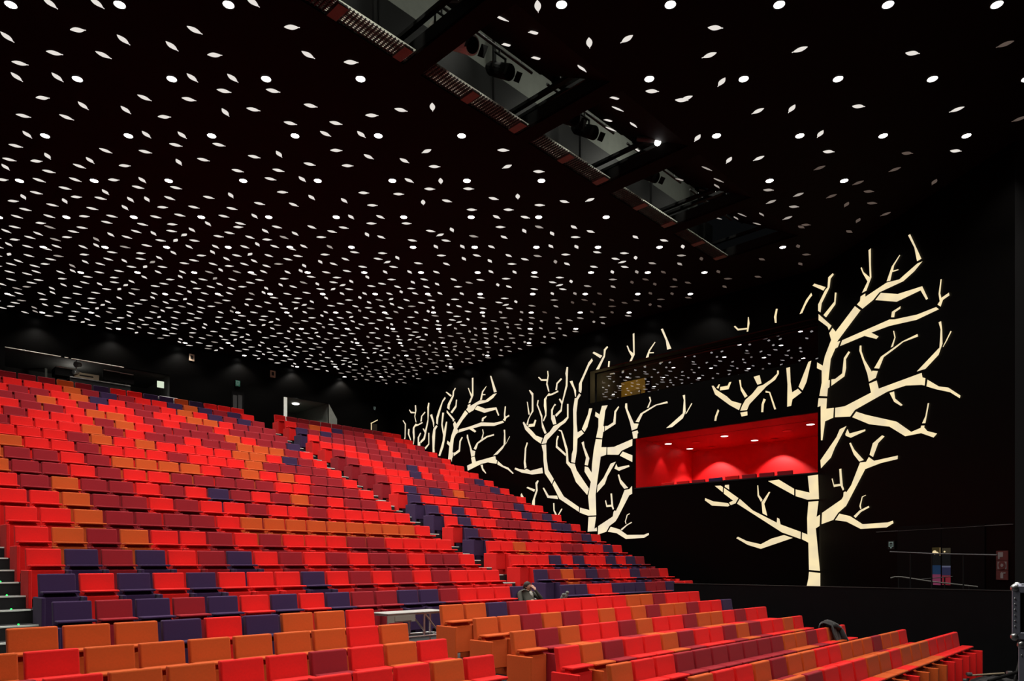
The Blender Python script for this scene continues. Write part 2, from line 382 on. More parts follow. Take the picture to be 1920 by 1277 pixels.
# leaf-shaped luminous cut-outs
LEAF_M = [(-4.924,0.397,1.34,0),(-4.234,-0.022,1.22,0),(-3.805,-0.024,1.17,0),(-2.373,-0.036,1.0,0),(-4.183,0.309,0.05,0),(-3.812,0.434,1.19,0),(-3.059,0.309,0.79,0),(-3.377,0.52,1.14,0),(-2.113,0.275,0.05,0),(-4.606,0.616,0.35,0),(-4.129,0.643,0.79,0),(-5.055,0.763,0.36,0),(-3.007,0.646,0.05,0),(-2.061,0.641,0.79,0),(-5.227,0.965,1.39,0),(-4.801,0.97,1.34,0),(-3.381,0.979,1.17,0),(-2.957,0.984,1.12,0),(-3.134,1.19,0.35,0),(-2.6,1.187,0.34,0),(-5.18,1.305,0.06,0),(-4.056,1.302,0.79,0),(-3.578,1.329,0.36,0),(-4.81,1.435,1.35,0),(-4.373,1.51,1.3,0),(-3.262,1.554,1.4,0),(-2.93,1.504,0.36,0),(-2.263,1.438,0.35,0),(-5.608,1.618,0.41,0),(-5.129,1.644,0.79,0),(-4.001,1.638,0.06,0),(-2.589,1.756,0.37,0),(-2.058,1.753,0.36,0),(-5.803,1.972,1.48,0),(-4.377,1.972,1.32,0),(-3.955,1.983,1.27,0),(-2.232,1.958,0.79,0),(-6.105,2.203,0.45,0),(-4.129,2.185,0.41,0),(-3.598,2.181,0.4,0),(-5.057,2.305,0.79,0),(-4.576,2.328,0.42,0),(-3.259,2.436,0.4,0),(-2.922,2.377,1.38,0),(-2.189,2.301,0.06,0),(-5.851,2.42,1.71,0),(-5.374,2.515,1.44,0),(-6.393,2.499,0.47,0),(-6.073,2.535,0.06,0),(-5.593,2.648,0.79,0),(-4.262,2.555,1.53,0),(-3.928,2.503,0.42,0),(-2.607,2.603,0.4,0),(-6.559,2.668,1.57,0),(-6.07,2.772,0.47,0),(-5.003,2.64,0.06,0),(-3.589,2.756,0.42,0),(-3.055,2.747,0.41,0),(-6.82,2.975,0.07,0),(-6.336,2.983,0.79,0),(-5.845,2.97,0.79,0),(-5.336,2.979,0.07,0),(-4.951,2.979,1.4,0),(-3.229,2.953,0.42,0),(-2.803,2.957,1.19,0),(-6.118,3.186,0.49,0),(-5.107,3.163,0.47,0),(-4.595,3.177,0.46,0),(-6.591,3.307,0.51,0),(-5.62,3.288,1.47,0),(-3.178,3.293,0.07,0),(-2.811,3.431,1.21,0),(-6.841,3.416,1.79,0),(-6.107,3.421,0.07,0),(-5.788,3.455,0.5,0),(-5.382,3.489,1.45,0),(-5.144,3.479,1.62,0),(-4.814,3.45,0.79,0),(-4.257,3.431,0.46,0),(-3.92,3.373,1.5,0),(-7.07,3.533,0.07,0),(-6.587,3.643,0.52,0),(-6.332,3.528,1.74,0),(-6.074,3.744,0.52,0),(-5.582,3.714,1.47,0),(-5.039,3.708,0.07,0),(-4.588,3.703,0.48,0),(-4.054,3.744,0.47,0),(-3.605,3.602,0.46,0),(-3.127,3.632,0.79,0),(-7.061,3.77,0.54,0),(-7.329,3.981,0.79,0),(-6.844,3.97,0.79,0),(-6.329,3.975,0.07,0),(-5.919,3.97,0.52,0),(-5.281,3.991,0.51,0),(-4.9,3.938,0.5,0),(-4.264,3.97,0.48,0),(-3.805,3.965,1.31,0),(-7.112,4.183,0.08,0),(-6.101,4.156,0.53,0),(-5.596,4.223,0.52,0),(-5.147,4.223,0.08,0),(-4.594,4.2,1.39,0),(-4.106,4.195,0.49,0),(-1.654,0.75,0.05,0),(-1.262,1.513,0.34,0),(-0.895,1.46,1.63,0),(-1.611,1.612,0.06,0),(-1.805,1.969,1.06,0),(-1.812,2.436,0.79,0),(-1.375,2.523,0.79,0),(-1.06,2.316,2.61,0),(-1.007,2.66,0.06,0),(-2.127,2.64,0.06,0),(-0.113,2.297,0.06,0),(-0.06,2.66,2.57,0),(0.347,2.777,0.06,0),(-1.382,2.992,0.79,0),(-0.957,3.005,1.62,0),(-1.133,3.209,0.07,0),(-0.599,3.204,0.07,0),(-2.058,3.311,0.07,0),(-1.579,3.344,0.07,0),(-2.376,3.518,1.17,0),(-2.005,3.653,0.07,0),(-1.263,3.568,1.65,0),(-0.926,3.528,0.41,0),(-0.263,3.464,0.4,0),(0.08,3.407,1.52,0),(0.392,3.648,0.07,0),(0.739,3.548,0.38,0),(1.104,3.499,2.49,0),(-2.385,3.991,1.19,0),(-1.953,3.991,0.79,0),(-2.128,4.195,0.07,0),(-0.588,3.78,0.07,0),(-0.054,3.78,0.07,0),(-0.232,3.991,0.79,0),(0.192,4.002,0.41,0),(-1.597,4.195,0.07,0),(0.237,0.015,1.47,0),(0.762,0.475,1.4,0),(1.127,0.425,2.36,0),(1.519,1.196,0.05,0),(1.875,1.344,0.05,0),(1.944,0.282,0.05,0),(1.997,0.648,2.61,0),(2.88,0.569,2.58,0),(2.236,1.045,1.84,0),(1.926,1.311,2.57,0),(2.793,1.532,2.36,0),(3.159,1.488,1.71,0),(3.887,1.451,0.05,0),(4.025,0.621,0.05,0),(5.034,1.504,2.42,0),(4.879,0.494,2.49,2),(5.863,1.674,2.36,2),(2.238,2.04,1.81,0),(2.762,2.511,1.74,0),(3.13,2.471,2.36,0),(3.684,1.958,1.64,0),(3.942,2.328,0.06,0),(3.995,2.689,2.4,2),(4.941,2.362,0.06,2),(4.991,2.726,2.35,2),(5.517,2.312,0.06,0),(5.932,2.405,0.06,2),(5.995,2.768,2.29,2),(5.682,3.028,1.43,2),(3.521,3.237,0.06,1),(3.681,3.553,2.37,1),(4.052,3.693,0.07,1),(3.991,3.359,2.37,1),(4.468,3.397,2.34,2),(4.783,3.627,1.52,2),(5.124,3.592,0.07,2),(4.096,4.024,2.33,1),(4.671,3.05,2.35,2),(4.918,3.274,0.06,2),(5.179,4.1,1.49,2),(5.491,3.906,2.26,2),(5.785,3.602,0.07,2),(4.452,4.24,0.07,2)]
LEAF_C = [(0.018,0.361,-0.93,1.34),(0.086,0.806,-1.92,1.22),(0.193,0.59,-0.52,1.17),(0.548,0.868,-2.03,1.0),(0.182,0.946,-1.94,0.05),(0.306,0.823,-1.97,1.19),(0.463,0.384,3.07,0.79),(0.436,0.649,3.6,1.14),(0.691,0.894,-1.96,0.05),(0.152,0.311,2.92,0.35),(0.279,0.086,-1.46,0.79),(0.077,0.609,-2.56,0.36),(0.56,0.526,3.35,0.05),(0.795,0.051,-1.65,0.79),(0.657,0.67,3.64,1.12),(0.797,0.594,-0.62,0.34),(0.588,0.153,4.61,0.36),(0.723,0.108,4.52,1.4),(0.793,0.917,-3.83,0.36),(0.944,0.55,3.4,0.35),(0.942,0.873,2.1,0.37),(0.175,0.854,8.0,0.45),(0.177,0.146,8.59,0.47),(0.265,0.004,8.31,0.06),(0.414,0.821,7.94,0.79),(0.326,0.121,-3.53,0.47),(0.312,0.36,-2.95,0.79),(0.431,0.107,8.51,0.79),(0.417,0.352,9.0,0.49),(0.329,0.649,-0.51,0.51),(0.478,0.464,-4.69,0.07),(0.567,0.322,-1.0,0.5),(0.677,0.135,8.57,1.45),(0.734,0.011,8.32,1.62),(0.809,0.832,7.96,0.79),(0.683,0.348,9.0,1.47),(0.828,0.336,8.97,0.51),(0.909,0.119,8.54,0.5),(0.664,0.828,9.96,0.53),(0.919,0.385,-0.92,0.08),(0.052,0.097,8.49,1.39),(0.213,0.087,-1.56,0.34),(0.459,0.556,-0.59,1.4),(0.955,0.434,-2.88,0.05),(0.012,0.544,-4.49,2.58),(0.311,0.998,-3.7,0.05),(0.107,0.098,-3.5,0.06)]
LEAVES = list(LEAF_M)
def lkey(m0, m1): return (2*m0-m1, 2*m0+m1)
keep_ = []
for q_ in LEAF_C:
    ok_ = True
    for r_ in keep_:
        d0 = (q_[0]-r_[0]+.5) % 1-.5; d1 = (q_[1]-r_[1]+.5) % 1-.5
        if math.hypot(*lkey(d0, d1)) < .19: ok_ = False
    if ok_: keep_.append(q_)
LEAF_C = keep_
rs_ = random.Random(3); tries = 0; nf = 0
while nf < 9 and tries < 4000:
    tries += 1; q_ = (rs_.random(), rs_.random(), 8.6, rs_.choice((0.1, .8, 1.5, 2.4)))
    if all(math.hypot(*lkey((q_[0]-r_[0]+.5) % 1-.5, (q_[1]-r_[1]+.5) % 1-.5)) > .24 for r_ in LEAF_C):
        LEAF_C.append(q_); nf += 1
for a_ in range(-14, 14):
    for b_ in range(-14, 14):
        for (m0, m1, vm, an) in LEAF_C:
            wa, wb = a_+m0, b_+m1
            k_, l_ = -.6+2*wa-wb, 2*wa+wb
            if l_ < 4.3 or l_ > 16 or l_-k_ < vm: continue
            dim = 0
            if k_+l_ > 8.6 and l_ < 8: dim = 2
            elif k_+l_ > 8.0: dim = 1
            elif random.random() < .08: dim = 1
            LEAVES.append((k_, l_, an, dim))


# leaf mesh: pointed oval with a short stem
def leaf_mesh(name, m):
    bm = bmesh.new(); pts = []
    L, W = .118, .052; n = 8
    for i in range(n+1):
        t = -1+2*i/n; pts.append((t*L, W*(1-abs(t)**1.8)))
    up = pts; dn = [(x, -y) for x, y in reversed(pts[1:-1])]
    ol = [Vector((x, y, 0)) for x, y in up]+[Vector((x, y, 0)) for x, y in dn]
    prism(bm, ol, [p+Vector((0, 0, .01)) for p in ol])
    prism(bm, [Vector(p) for p in ((L-.005, .004, 0), (L+.02, .004, 0), (L+.02, -.004, 0), (L-.005, -.004, 0))], [Vector(p) for p in ((L-.005, .004, .01), (L+.02, .004, .01), (L+.02, -.004, .01), (L-.005, -.004, .01))])
    return finish(name, bm, m)
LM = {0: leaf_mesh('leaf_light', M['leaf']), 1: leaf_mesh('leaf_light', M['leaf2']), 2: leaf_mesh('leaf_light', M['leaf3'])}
allv = []
for (k, l, ang, br) in LEAVES:
    p = lat(k, l); p.z -= .011
    a_, D_ = toad((p.x, p.y))
    if DN-.15 < D_ < DF+.15 and 5.2 < a_ < 19.4: continue
    if a_ > toad(CORN)[0]+.0 and p.y > 21 and False: continue
    # keep inside the room outline
    def inside(P, Q, pt, m=.18):
        d = Vector((Q[0]-P[0], Q[1]-P[1])).normalized(); n = Vector((d.y, -d.x))
        if n.dot(Vector(P)) > 0: n = -n
        return n.dot(Vector((pt.x, pt.y))-Vector(P)) > m
    if not (inside(BWX, CORN, p) and inside(CORN, FOLD, p)): continue
    if p.y < FOLD[1] and not inside(FOLD, WEND, p, .25): continue
    x = CX+F*p.x/p.y; y = CY-F*H/p.y
    if x < -80 or x > 2000 or y < -90: continue
    allv.append((p.length_squared, p, ang, br, x, y))
allv.sort(key=lambda q: q[0])
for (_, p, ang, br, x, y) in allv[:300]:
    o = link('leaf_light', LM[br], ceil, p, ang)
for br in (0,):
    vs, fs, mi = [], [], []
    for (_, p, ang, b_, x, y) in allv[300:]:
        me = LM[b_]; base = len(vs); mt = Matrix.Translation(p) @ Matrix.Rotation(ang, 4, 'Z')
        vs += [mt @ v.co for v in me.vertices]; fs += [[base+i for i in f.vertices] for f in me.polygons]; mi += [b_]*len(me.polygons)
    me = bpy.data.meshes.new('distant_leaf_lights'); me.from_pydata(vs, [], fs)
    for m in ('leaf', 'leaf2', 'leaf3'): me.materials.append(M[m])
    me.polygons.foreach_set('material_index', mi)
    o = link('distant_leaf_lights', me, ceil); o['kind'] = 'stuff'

# inclined leaf panels and plenum of the lighting bridge
def adz(a, D, h): return ad(a, D, h)
D9, H9 = 9.55, 9.86
bm = bmesh.new()
for a0, a1 in OPEN:
    prism(bm, [adz(a0, DN, H), adz(a1, DN, H), adz(a1, D9, H9), adz(a0, D9, H9)], [adz(a0, DN, H+.05), adz(a1, DN, H+.05), adz(a1, D9, H9+.05), adz(a0, D9, H9+.05)])
incl = tag(obj('ceiling_bridge_panel', bm, M['ceil']), kind='structure')
def hit3(x, y, A, B, C):
    n = (B-A).cross(C-A).normalized(); r = ray(x, y); o = Vector((0, 0, ZC)); t = n.dot(A-o)/n.dot(r); return o+r*t, n
IA, IB, IC = adz(5, DN, H), adz(19, DN, H), adz(5, D9, H9)
for x, y in ((940, 33), (1001, 60), (950, 83), (1005.7, 108), (1091, 127), (1153, 183), (1157.7, 203), (1141, 225), (1187.7, 233), (1145, 241), (1196, 281), (1239, 290), (1275, 336), (1325, 315), (1347, 337), (1344, 348), (1391, 402), (1380, 408), (1428, 401), (1420, 419), (1348, 409), (1339, 385), (1332, 395)):
    p, n = hit3(x, y, IA, IB, IC)
    if n.z > 0: n = -n
    o = link('leaf_light', LM[0 if x < 1240 else 1], incl, p+n*.015)
    o.rotation_mode = 'QUATERNION'; o.rotation_quaternion = Vector((0, 0, -1)).rotation_difference(n) @ Matrix.Rotation(random.choice((0, .8, 2.4)), 3, 'Z').to_quaternion()
bm = bmesh.new()
a0, a1 = 5.0, 19.6
prism(bm, [adz(a0, 10.5, 9.1), adz(a1, 10.5, 9.1), adz(a1, 10.5, 10.15), adz(a0, 10.5, 10.15)], [adz(a0, 10.8, 9.1), adz(a1, 10.8, 9.1), adz(a1, 10.8, 10.15), adz(a0, 10.8, 10.15)])
prism(bm, [adz(a0, 7.7, 11.5), adz(a1, 7.7, 11.5), adz(a1, 11.4, 11.5), adz(a0, 11.4, 11.5)], [adz(a0, 7.7, 11.6), adz(a1, 7.7, 11.6), adz(a1, 11.4, 11.6), adz(a0, 11.4, 11.6)])
prism(bm, [adz(a0, D9+.02, H9+.05), adz(a1, D9+.02, H9+.05), adz(a1, D9+.02, H9+.14), adz(a0, D9+.02, H9+.14)], [adz(a0, D9-.1, H9+.05), adz(a1, D9-.1, H9+.05), adz(a1, D9-.1, H9+.14), adz(a0, D9-.1, H9+.14)])
for (o0, o1) in OPEN:
    for aa, sg in ((o0, -1), (o1, 1)):
        adbox(bm, min(aa, aa+sg*.10), max(aa, aa+sg*.10), DN, 10.62, H+.06, H+.30)
        adbox(bm, min(aa, aa+sg*.10), max(aa, aa+sg*.10), DN, 10.62, H+.55, H+.62)
tag(obj('wall_bridge_frame', bm, M['black']), kind='structure')
bm = bmesh.new()
prism(bm, [adz(a0, 11.0, 10.2), adz(a1, 11.0, 10.2), adz(a1, 11.0, 11.5), adz(a0, 11.0, 11.5)], [adz(a0, 11.1, 10.2), adz(a1, 11.1, 10.2), adz(a1, 11.1, 11.5), adz(a0, 11.1, 11.5)])
tag(obj('wall_bridge', bm, M['grey']), kind='structure')
PLAB = ['nearest the top edge', 'second from the top edge', 'third from the top edge', 'fourth from the top edge', 'nearest the tree wall']
GA = (10.2, H+.03); GB = (9.84, H+.03)
def gp(a, t): return adz(a, GA[0]+(GB[0]-GA[0])*t, GA[1]+(GB[1]-GA[1])*t)
for i, (o0, o1) in enumerate(OPEN):
    g = empty('catwalk_grating', gp((o0+o1)/2, 0), 'grey steel mesh grating along the bridge opening %s' % PLAB[i], 'grating', 'gratings of the lighting bridge')
    inv = Matrix.Translation(g.location).inverted()
    bm = bmesh.new()
    nb = 34
    for q in range(nb+1):
        a = o0+(o1-o0)*q/nb; p, r = gp(a, 0), gp(a, 1); e = Vector((CS, SN, 0))*.008
        prism(bm, [inv @ x for x in (p-e, p+e, r+e, r-e)], [inv @ (x+Vector((0, 0, .035))) for x in (p-e, p+e, r+e, r-e)])
    for q in range(9):
        t = q/8; p, r = gp(o0, t), gp(o1, t); tube(bm, inv @ p, inv @ r, .006, 4)
    m_ = obj('mesh_grid', bm, M['grate'], g); m_['kind'] = 'stuff'
    bm = bmesh.new()
    prism(bm, [inv @ (gp(*q)+Vector((0, 0, .055))) for q in ((o0, 0), (o1, 0), (o1, 1), (o0, 1))], [inv @ (gp(*q)+Vector((0, 0, .056))) for q in ((o0, 0), (o1, 0), (o1, 1), (o0, 1))])
    bm.faces.ensure_lookup_table()
    bm.free(); bm = bmesh.new(); quad(bm, *[inv @ (gp(*q)+Vector((0, 0, .055))) for q in ((o0, 0), (o1, 0), (o1, 1), (o0, 1))]); obj('added_glow_sheet', bm, M['sheet'], g)  # added sheet, lets light from above make the grating glow grey
    for am in (o0+(o1-o0)*.42, o1-.16):
        bm = bmesh.new(); k = .09
        pts = [gp(am-k, 0)-Vector((0, 0, .02)), gp(am+k, 0)-Vector((0, 0, .02)), gp(am+k, 1)-Vector((0, 0, .02)), gp(am-k, 1)-Vector((0, 0, .02))]
        prism(bm, [inv @ x for x in pts], [inv @ (x+Vector((0, 0, .05))) for x in pts])
        obj('bracket', bm, M['salmon'], g)
# hanging pipe, posts and stage lamps in the bridge
for i, (o0, o1) in enumerate(OPEN):
    e = empty('lighting_pipe', adz((o0+o1)/2, 9.72, 9.95), 'grey lighting pipe hung in the bridge opening %s' % PLAB[i], 'pipe', 'pipes of the lighting bridge')
    L0 = Vector(e.location); bm = bmesh.new(); tube(bm, adz(o0+.05, 9.72, 9.95)-L0, adz(o1-.05, 9.72, 9.95)-L0, .028, 10); obj('pipe', bm, M['dgrey'], e)
    for q, am in enumerate((o0+.5, o0+1.45, o1-.35)):
        bm = bmesh.new(); tube(bm, adz(am, 9.72, 9.95)-L0, adz(am, 9.72, 11.5)-L0, .012, 6); obj('hanger_rod', bm, M['steel'] if q == 0 else M['dgrey'], e)
    pt = obj('post', (lambda b: (adbox(b, o1-.60, o1-.54, 10.25, 10.31, H+.07, 11.5), b)[1])(bmesh.new()), M['black'])
    tag(pt, 'dark steel post rising inside the bridge opening %s' % PLAB[i], 'post', 'posts of the lighting bridge')
def stage_lamp(am, Dm, hm, lab, body='black', tilt=.9, yaw=0.0, sc=1.0):
    p = adz(am, Dm, hm); e = empty('stage_lamp', p, lab, 'stage light', 'stage lamps on the lighting bridge', TH+yaw)
    bm = bmesh.new(); tube(bm, (0, .20*sc, .12*sc), (0, -.24*sc, -.16*sc), .115*sc, 16, .13*sc); tube(bm, (0, .28*sc, .18*sc), (0, .2*sc, .12*sc), .07*sc, 12, .115*sc)
    obj('lamp_body', bm, M[body], e, smooth=False)
    bm = bmesh.new(); tube(bm, (0, -.24*sc, -.16*sc), (0, -.255*sc, -.17*sc), .105*sc, 16); obj('lens', bm, M['gloss'], e)
    bm = bmesh.new()
    for s_ in (-1, 1):
        box(bm, s_*.15*sc-.01, s_*.15*sc+.01, -.02, .02, -.02, .26*sc)
    box(bm, -.16*sc, .16*sc, -.02, .02, .25*sc, .27*sc); tube(bm, (0, 0, .27*sc), (0, 0, .38*sc), .02, 8)
    obj('yoke', bm, M['black'], e)
    for s_ in (-1, 1):
        bm = bmesh.new(); mt = Matrix.Translation((s_*.13*sc, -.26*sc, -.17*sc)) @ Matrix.Rotation(.6, 4, 'X') @ Matrix.Rotation(s_*.3, 4, 'Z')
        box(bm, -.004, .004, -.12*sc, .0, -.08*sc, .08*sc, mtx=mt)
        obj('barn_door', bm, M['black'], e)
stage_lamp(8.75, 9.72, 9.55, 'large stage lamp with a bright silver housing in the second bridge opening', 'white', sc=1.25)
stage_lamp(8.35, 9.80, 9.62, 'small pale stage lamp left of the large silver one, partly hidden', 'boxgrey')
stage_lamp(9.75, 9.72, 9.55, 'black stage lamp right of the large silver lamp in the second opening', sc=1.1)
stage_lamp(11.7, 9.72, 9.55, 'black stage lamp at the upper left of the third bridge opening', sc=1.2)
stage_lamp(12.4, 9.72, 9.55, 'black stage lamp at the middle of the third bridge opening', sc=1.1)
stage_lamp(14.9, 9.72, 9.55, 'black stage lamp in the fourth bridge opening', sc=1.0)
stage_lamp(6.15, 9.9, 9.35, 'black stage lamp in the opening at the top edge of the picture', sc=1.3)
# bright work lamp on the bridge and plenum work lights
wp, _n = hit3(1233, 267, adz(5, 8.6, 9.3), adz(19, 8.6, 9.3), adz(5, 8.6, 10.3))
e = empty('work_lamp', wp, 'bright round work lamp glaring at the right of the third bridge opening', 'lamp')
bm = bmesh.new(); bmesh.ops.create_uvsphere(bm, u_segments=12, v_segments=8, radius=.07); obj('bulb', bm, M['lamp'], e, smooth=True)
bm = bmesh.new(); tube(bm, (-.05, 0, .05), (-.45, .05, .12), .06, 10); obj('housing', bm, M['dgrey'], e)
for am, pw in ((6.6, 60), (9.6, 30), (12.4, 36), (15.3, 60), (18.2, 16)):
    ld = bpy.data.lights.new('bridge_work_light', 'POINT'); ld.energy = pw; ld.shadow_soft_size = .04; ld.color = (1, 1, .88)
    o = bpy.data.objects.new('bridge_work_light', ld); COL.objects.link(o); o.location = adz(am, 9.53, 10.55)

# ------------------------------------------------------------------ illuminated trees
CR = dict(a=(1520,430,12.773), b=(1640,430,12.773), c=(1480,520,12.773), d=(1600,520,9.6), e=(1520,600,12.773), f=(1520,690,12.773), g=(1660,640,12.773), h=(1660,730,12.773),
 i=(1520,780,10.644), j=(1500,880,10.644), k=(1310,880,10.644), l=(1370,960,8.511), m=(1320,560,8.686), n=(1320,670,8.686), o=(1090,600,9.6), p=(1100,720,9.6),
 q=(750,690,15.967), r=(750,760,15.967), s=(850,690,15.967), t=(850,760,15.967), u=(830,820,12.773), v=(970,680,12.773), w=(970,770,12.773), x=(960,860,12.773),
 y=(1090,800,15.967), z=(1080,870,12.773), A=(1030,940,9.124), C=(1280,852,3.0), D=(700,780,6.387))
TREE_C = """a1195,925 a1220,905 a1265,1020 a1415,1150 a1385,500 a1440,455 a1442,850 a1455,1150 d235,240 d155,280 d255,75 a1250,1060
b800,145 b850,115 b1120,705 b1015,765 b950,440
d65,490 d120,425 d130,345 d215,290 d215,350 d600,95 b590,1200 b700,1100 b1020,820 b1145,765 b950,1005 b690,1240 d900,70 d470,270 d355,410 d165,565
b285,1250 b410,890 b595,610 b610,625 b465,870 b440,990 b560,955 b575,975 b420,1025 b375,1230
d395,410 d495,280 d800,300 d1240,160 d1345,385 d1310,405 d1210,235 d780,440
d1515,490 d1555,430 d1535,300 d1570,35 d1590,35 d1565,290 d1585,370 d1720,275 d1730,325 d1615,405 d1570,530
d680,720 d695,620 d850,520 d845,565 d750,630 d735,720
e705,625 e755,485 d650,760 d740,758 d1150,670 d1490,535 d1540,575 d1140,765 d650,875 d325,995 d455,1065 d415,1110 d200,1055
c1570,690 c1705,790 c1340,1277 e630,525 e710,500 e650,650 e590,685 e480,940 f425,290 f460,292 f450,460 f412,490 f395,680 f208,670 f265,350 f265,60 e150,1155 e155,1015 e290,1095 e340,870 e490,480 e445,315 e525,190 e598,280
f190,725 f390,730 f375,975 f555,955 f540,1190 f350,1277 i290,100 i235,485 i205,485 i200,100 f240,910 f165,935
f590,955 f820,915 f1445,590 f1400,375 f1580,300 f1630,495 g870,755 g890,865 g960,885 g940,1060 g870,1045 g490,1060 g50,1205 f1060,1005 f945,1165 f580,1180
g1010,920 g1280,1080 g1510,1110 h1800,150 h1785,215 h1550,70 g1220,1150 g985,1080
g750,725 g1285,160 d1550,1270 d1570,940 d1535,810 d1580,790 d1600,940 d1605,1200 g1365,70 g1275,325 g960,660
d1610,1250 d1750,965 d1768,975 d1680,1150 g1385,140
e1175,615 e1215,612 e1220,750 e1290,950 f1465,90 f1480,65 f1610,72 f1560,235 f1395,330 f1360,150 e1165,735
e1520,1155 e1680,880 d710,1277 d885,1150 d1155,1020 d1165,1065 d900,1165 d760,1277 e1750,890 e1640,1165
d715,965 d735,965 d760,1080 g185,120 g130,150 d740,1085
e905,750 e945,770 e845,940 e850,1150 f810,200 f495,430 f495,275 f590,260 f755,130 e795,910
h100,85 h210,50 h235,220 h415,375 h375,400 h210,300
f1090,1045 f1320,1120 h270,775 h620,1020 h845,925 h860,870 h940,868 h930,910 h1005,1000 h1240,1060 h1155,1155 h855,1050 h475,1125 h100,895 i1170,165 f995,1180
h880,815 h960,640 h1015,335 h1050,330 h1000,600 h960,810
i715,200 i480,640 i405,830 i205,1045 i195,885 i515,420 i580,265
i735,260 i775,350 i1090,265 i1090,300 i800,435 i700,395 i690,360
i770,545 i800,530 i870,670 i1060,880 i970,910 i860,770
i1175,775 i1240,545 i1425,385 i1475,408 i1350,540 i1245,820
i985,930 i1105,915 i1160,820 i1265,895 i1740,790 i1735,860 i1400,940 i1090,1060 j920,730 j760,870 j665,1010 j430,1095 j440,870 j830,600 j865,540 j870,460 j905,440 j925,460 j1020,320
i570,1060 i612,1050 j830,60 j855,330 j880,400 j855,425 j810,330 j675,355 j630,190 j650,180 j680,305 j800,290
j785,885 j1000,935 j1250,1095 j1750,1060 j1855,1025 j1865,1075 j1730,1160 j1210,1190 j925,1045 j700,1015
j1070,935 j1190,820 j1370,730 j1385,760 j1220,850 j1110,970
j1185,735 j1235,545 j1310,510 j1315,520 j1250,555 j1215,720 j1225,790 j1205,795
j155,135 j360,105 j378,595 j150,608 C635,235 C635,197 j190,465
j168,650 j370,632 j330,950 j400,905 j390,1130 j315,1180 l1425,940 l1250,925 l1240,490 l1135,435 l1140,325 l1225,360 l1220,100
l1250,955 l1430,975 l1430,1200 l1210,1200 l1240,1060
k1385,235 k1600,205 k1905,390 k1905,520
k320,330 k440,325 k485,355 k480,460
k525,315 k605,308 k608,405 k520,350
k505,370 k795,575 k735,680 k640,715 k605,665 k685,625 k500,485
k130,575 k295,640 k585,675 k620,720 k585,742 k265,725 k125,620
k820,590 k1080,820 k1560,1065 k1565,965 k1610,990 k1635,1100 l1120,318 l1115,432 l815,325 k765,685
k1170,320 k1188,320 k1205,510 k1275,610 k1245,655 k1175,530
k1255,665 k1400,450 k1430,452 k1310,690 k1370,930 k1275,880
l90,420 l115,395 l260,465 l480,515 l650,425 l850,368 l990,415 l480,590 l270,525
n125,465 n155,462 n205,530 n370,635 n450,710 n610,755 n570,862 n420,780 n180,605
n205,495 n240,440 n260,440 n235,512
n265,482 n385,462 n410,405 n445,400 n400,520 n258,540
n570,370 n598,368 n610,480 n710,630 n665,660 n600,540
n808,318 n905,290 n938,425 n870,447
n675,690 n780,600 n880,475 n960,450 n1095,360 n1190,265 n1190,215 n1218,215 n1220,265 n1160,365 n1020,470 n740,765 n700,860 n590,870 n620,790
n590,900 n705,882 n708,945 n612,965
n225,845 n248,870 n210,970 n200,1035 n168,1035 n180,960
n970,670 n1008,688 n975,760 n965,893 n932,893 n938,765
n1003,545 n1075,562 n1090,600 n1175,845 n1145,852 n1060,580 n1003,575
n1340,175 n1400,158 n1410,400 n1435,570 n1530,512 n1590,572 n1440,685 n1420,790 n1355,805 n1360,440
n1540,480 n1700,75 n1748,55 n1670,400 n1605,540
m485,455 m505,440 m560,490 m705,475 m715,300 m728,300 m742,400 m720,535 m695,538 m700,500 m550,520
m1140,300 m1172,165 m1200,165 m1180,290 m1182,395 m1155,395
c525,370 c548,430 c470,530 c390,670 c310,855 c245,882 c285,790 c400,540
c555,200 c600,150 c870,235 c815,318
a420,1150 a530,1050 a553,1085 a480,1180 c985,60 c965,240 c775,625 c745,840 c690,805 c690,650 c855,310 c915,240 c930,20
c1090,365 c1130,368 c1105,645 c880,960 c815,905 c1075,585
c700,880 c1010,1160 c945,1265 c915,1185 c700,1025"""
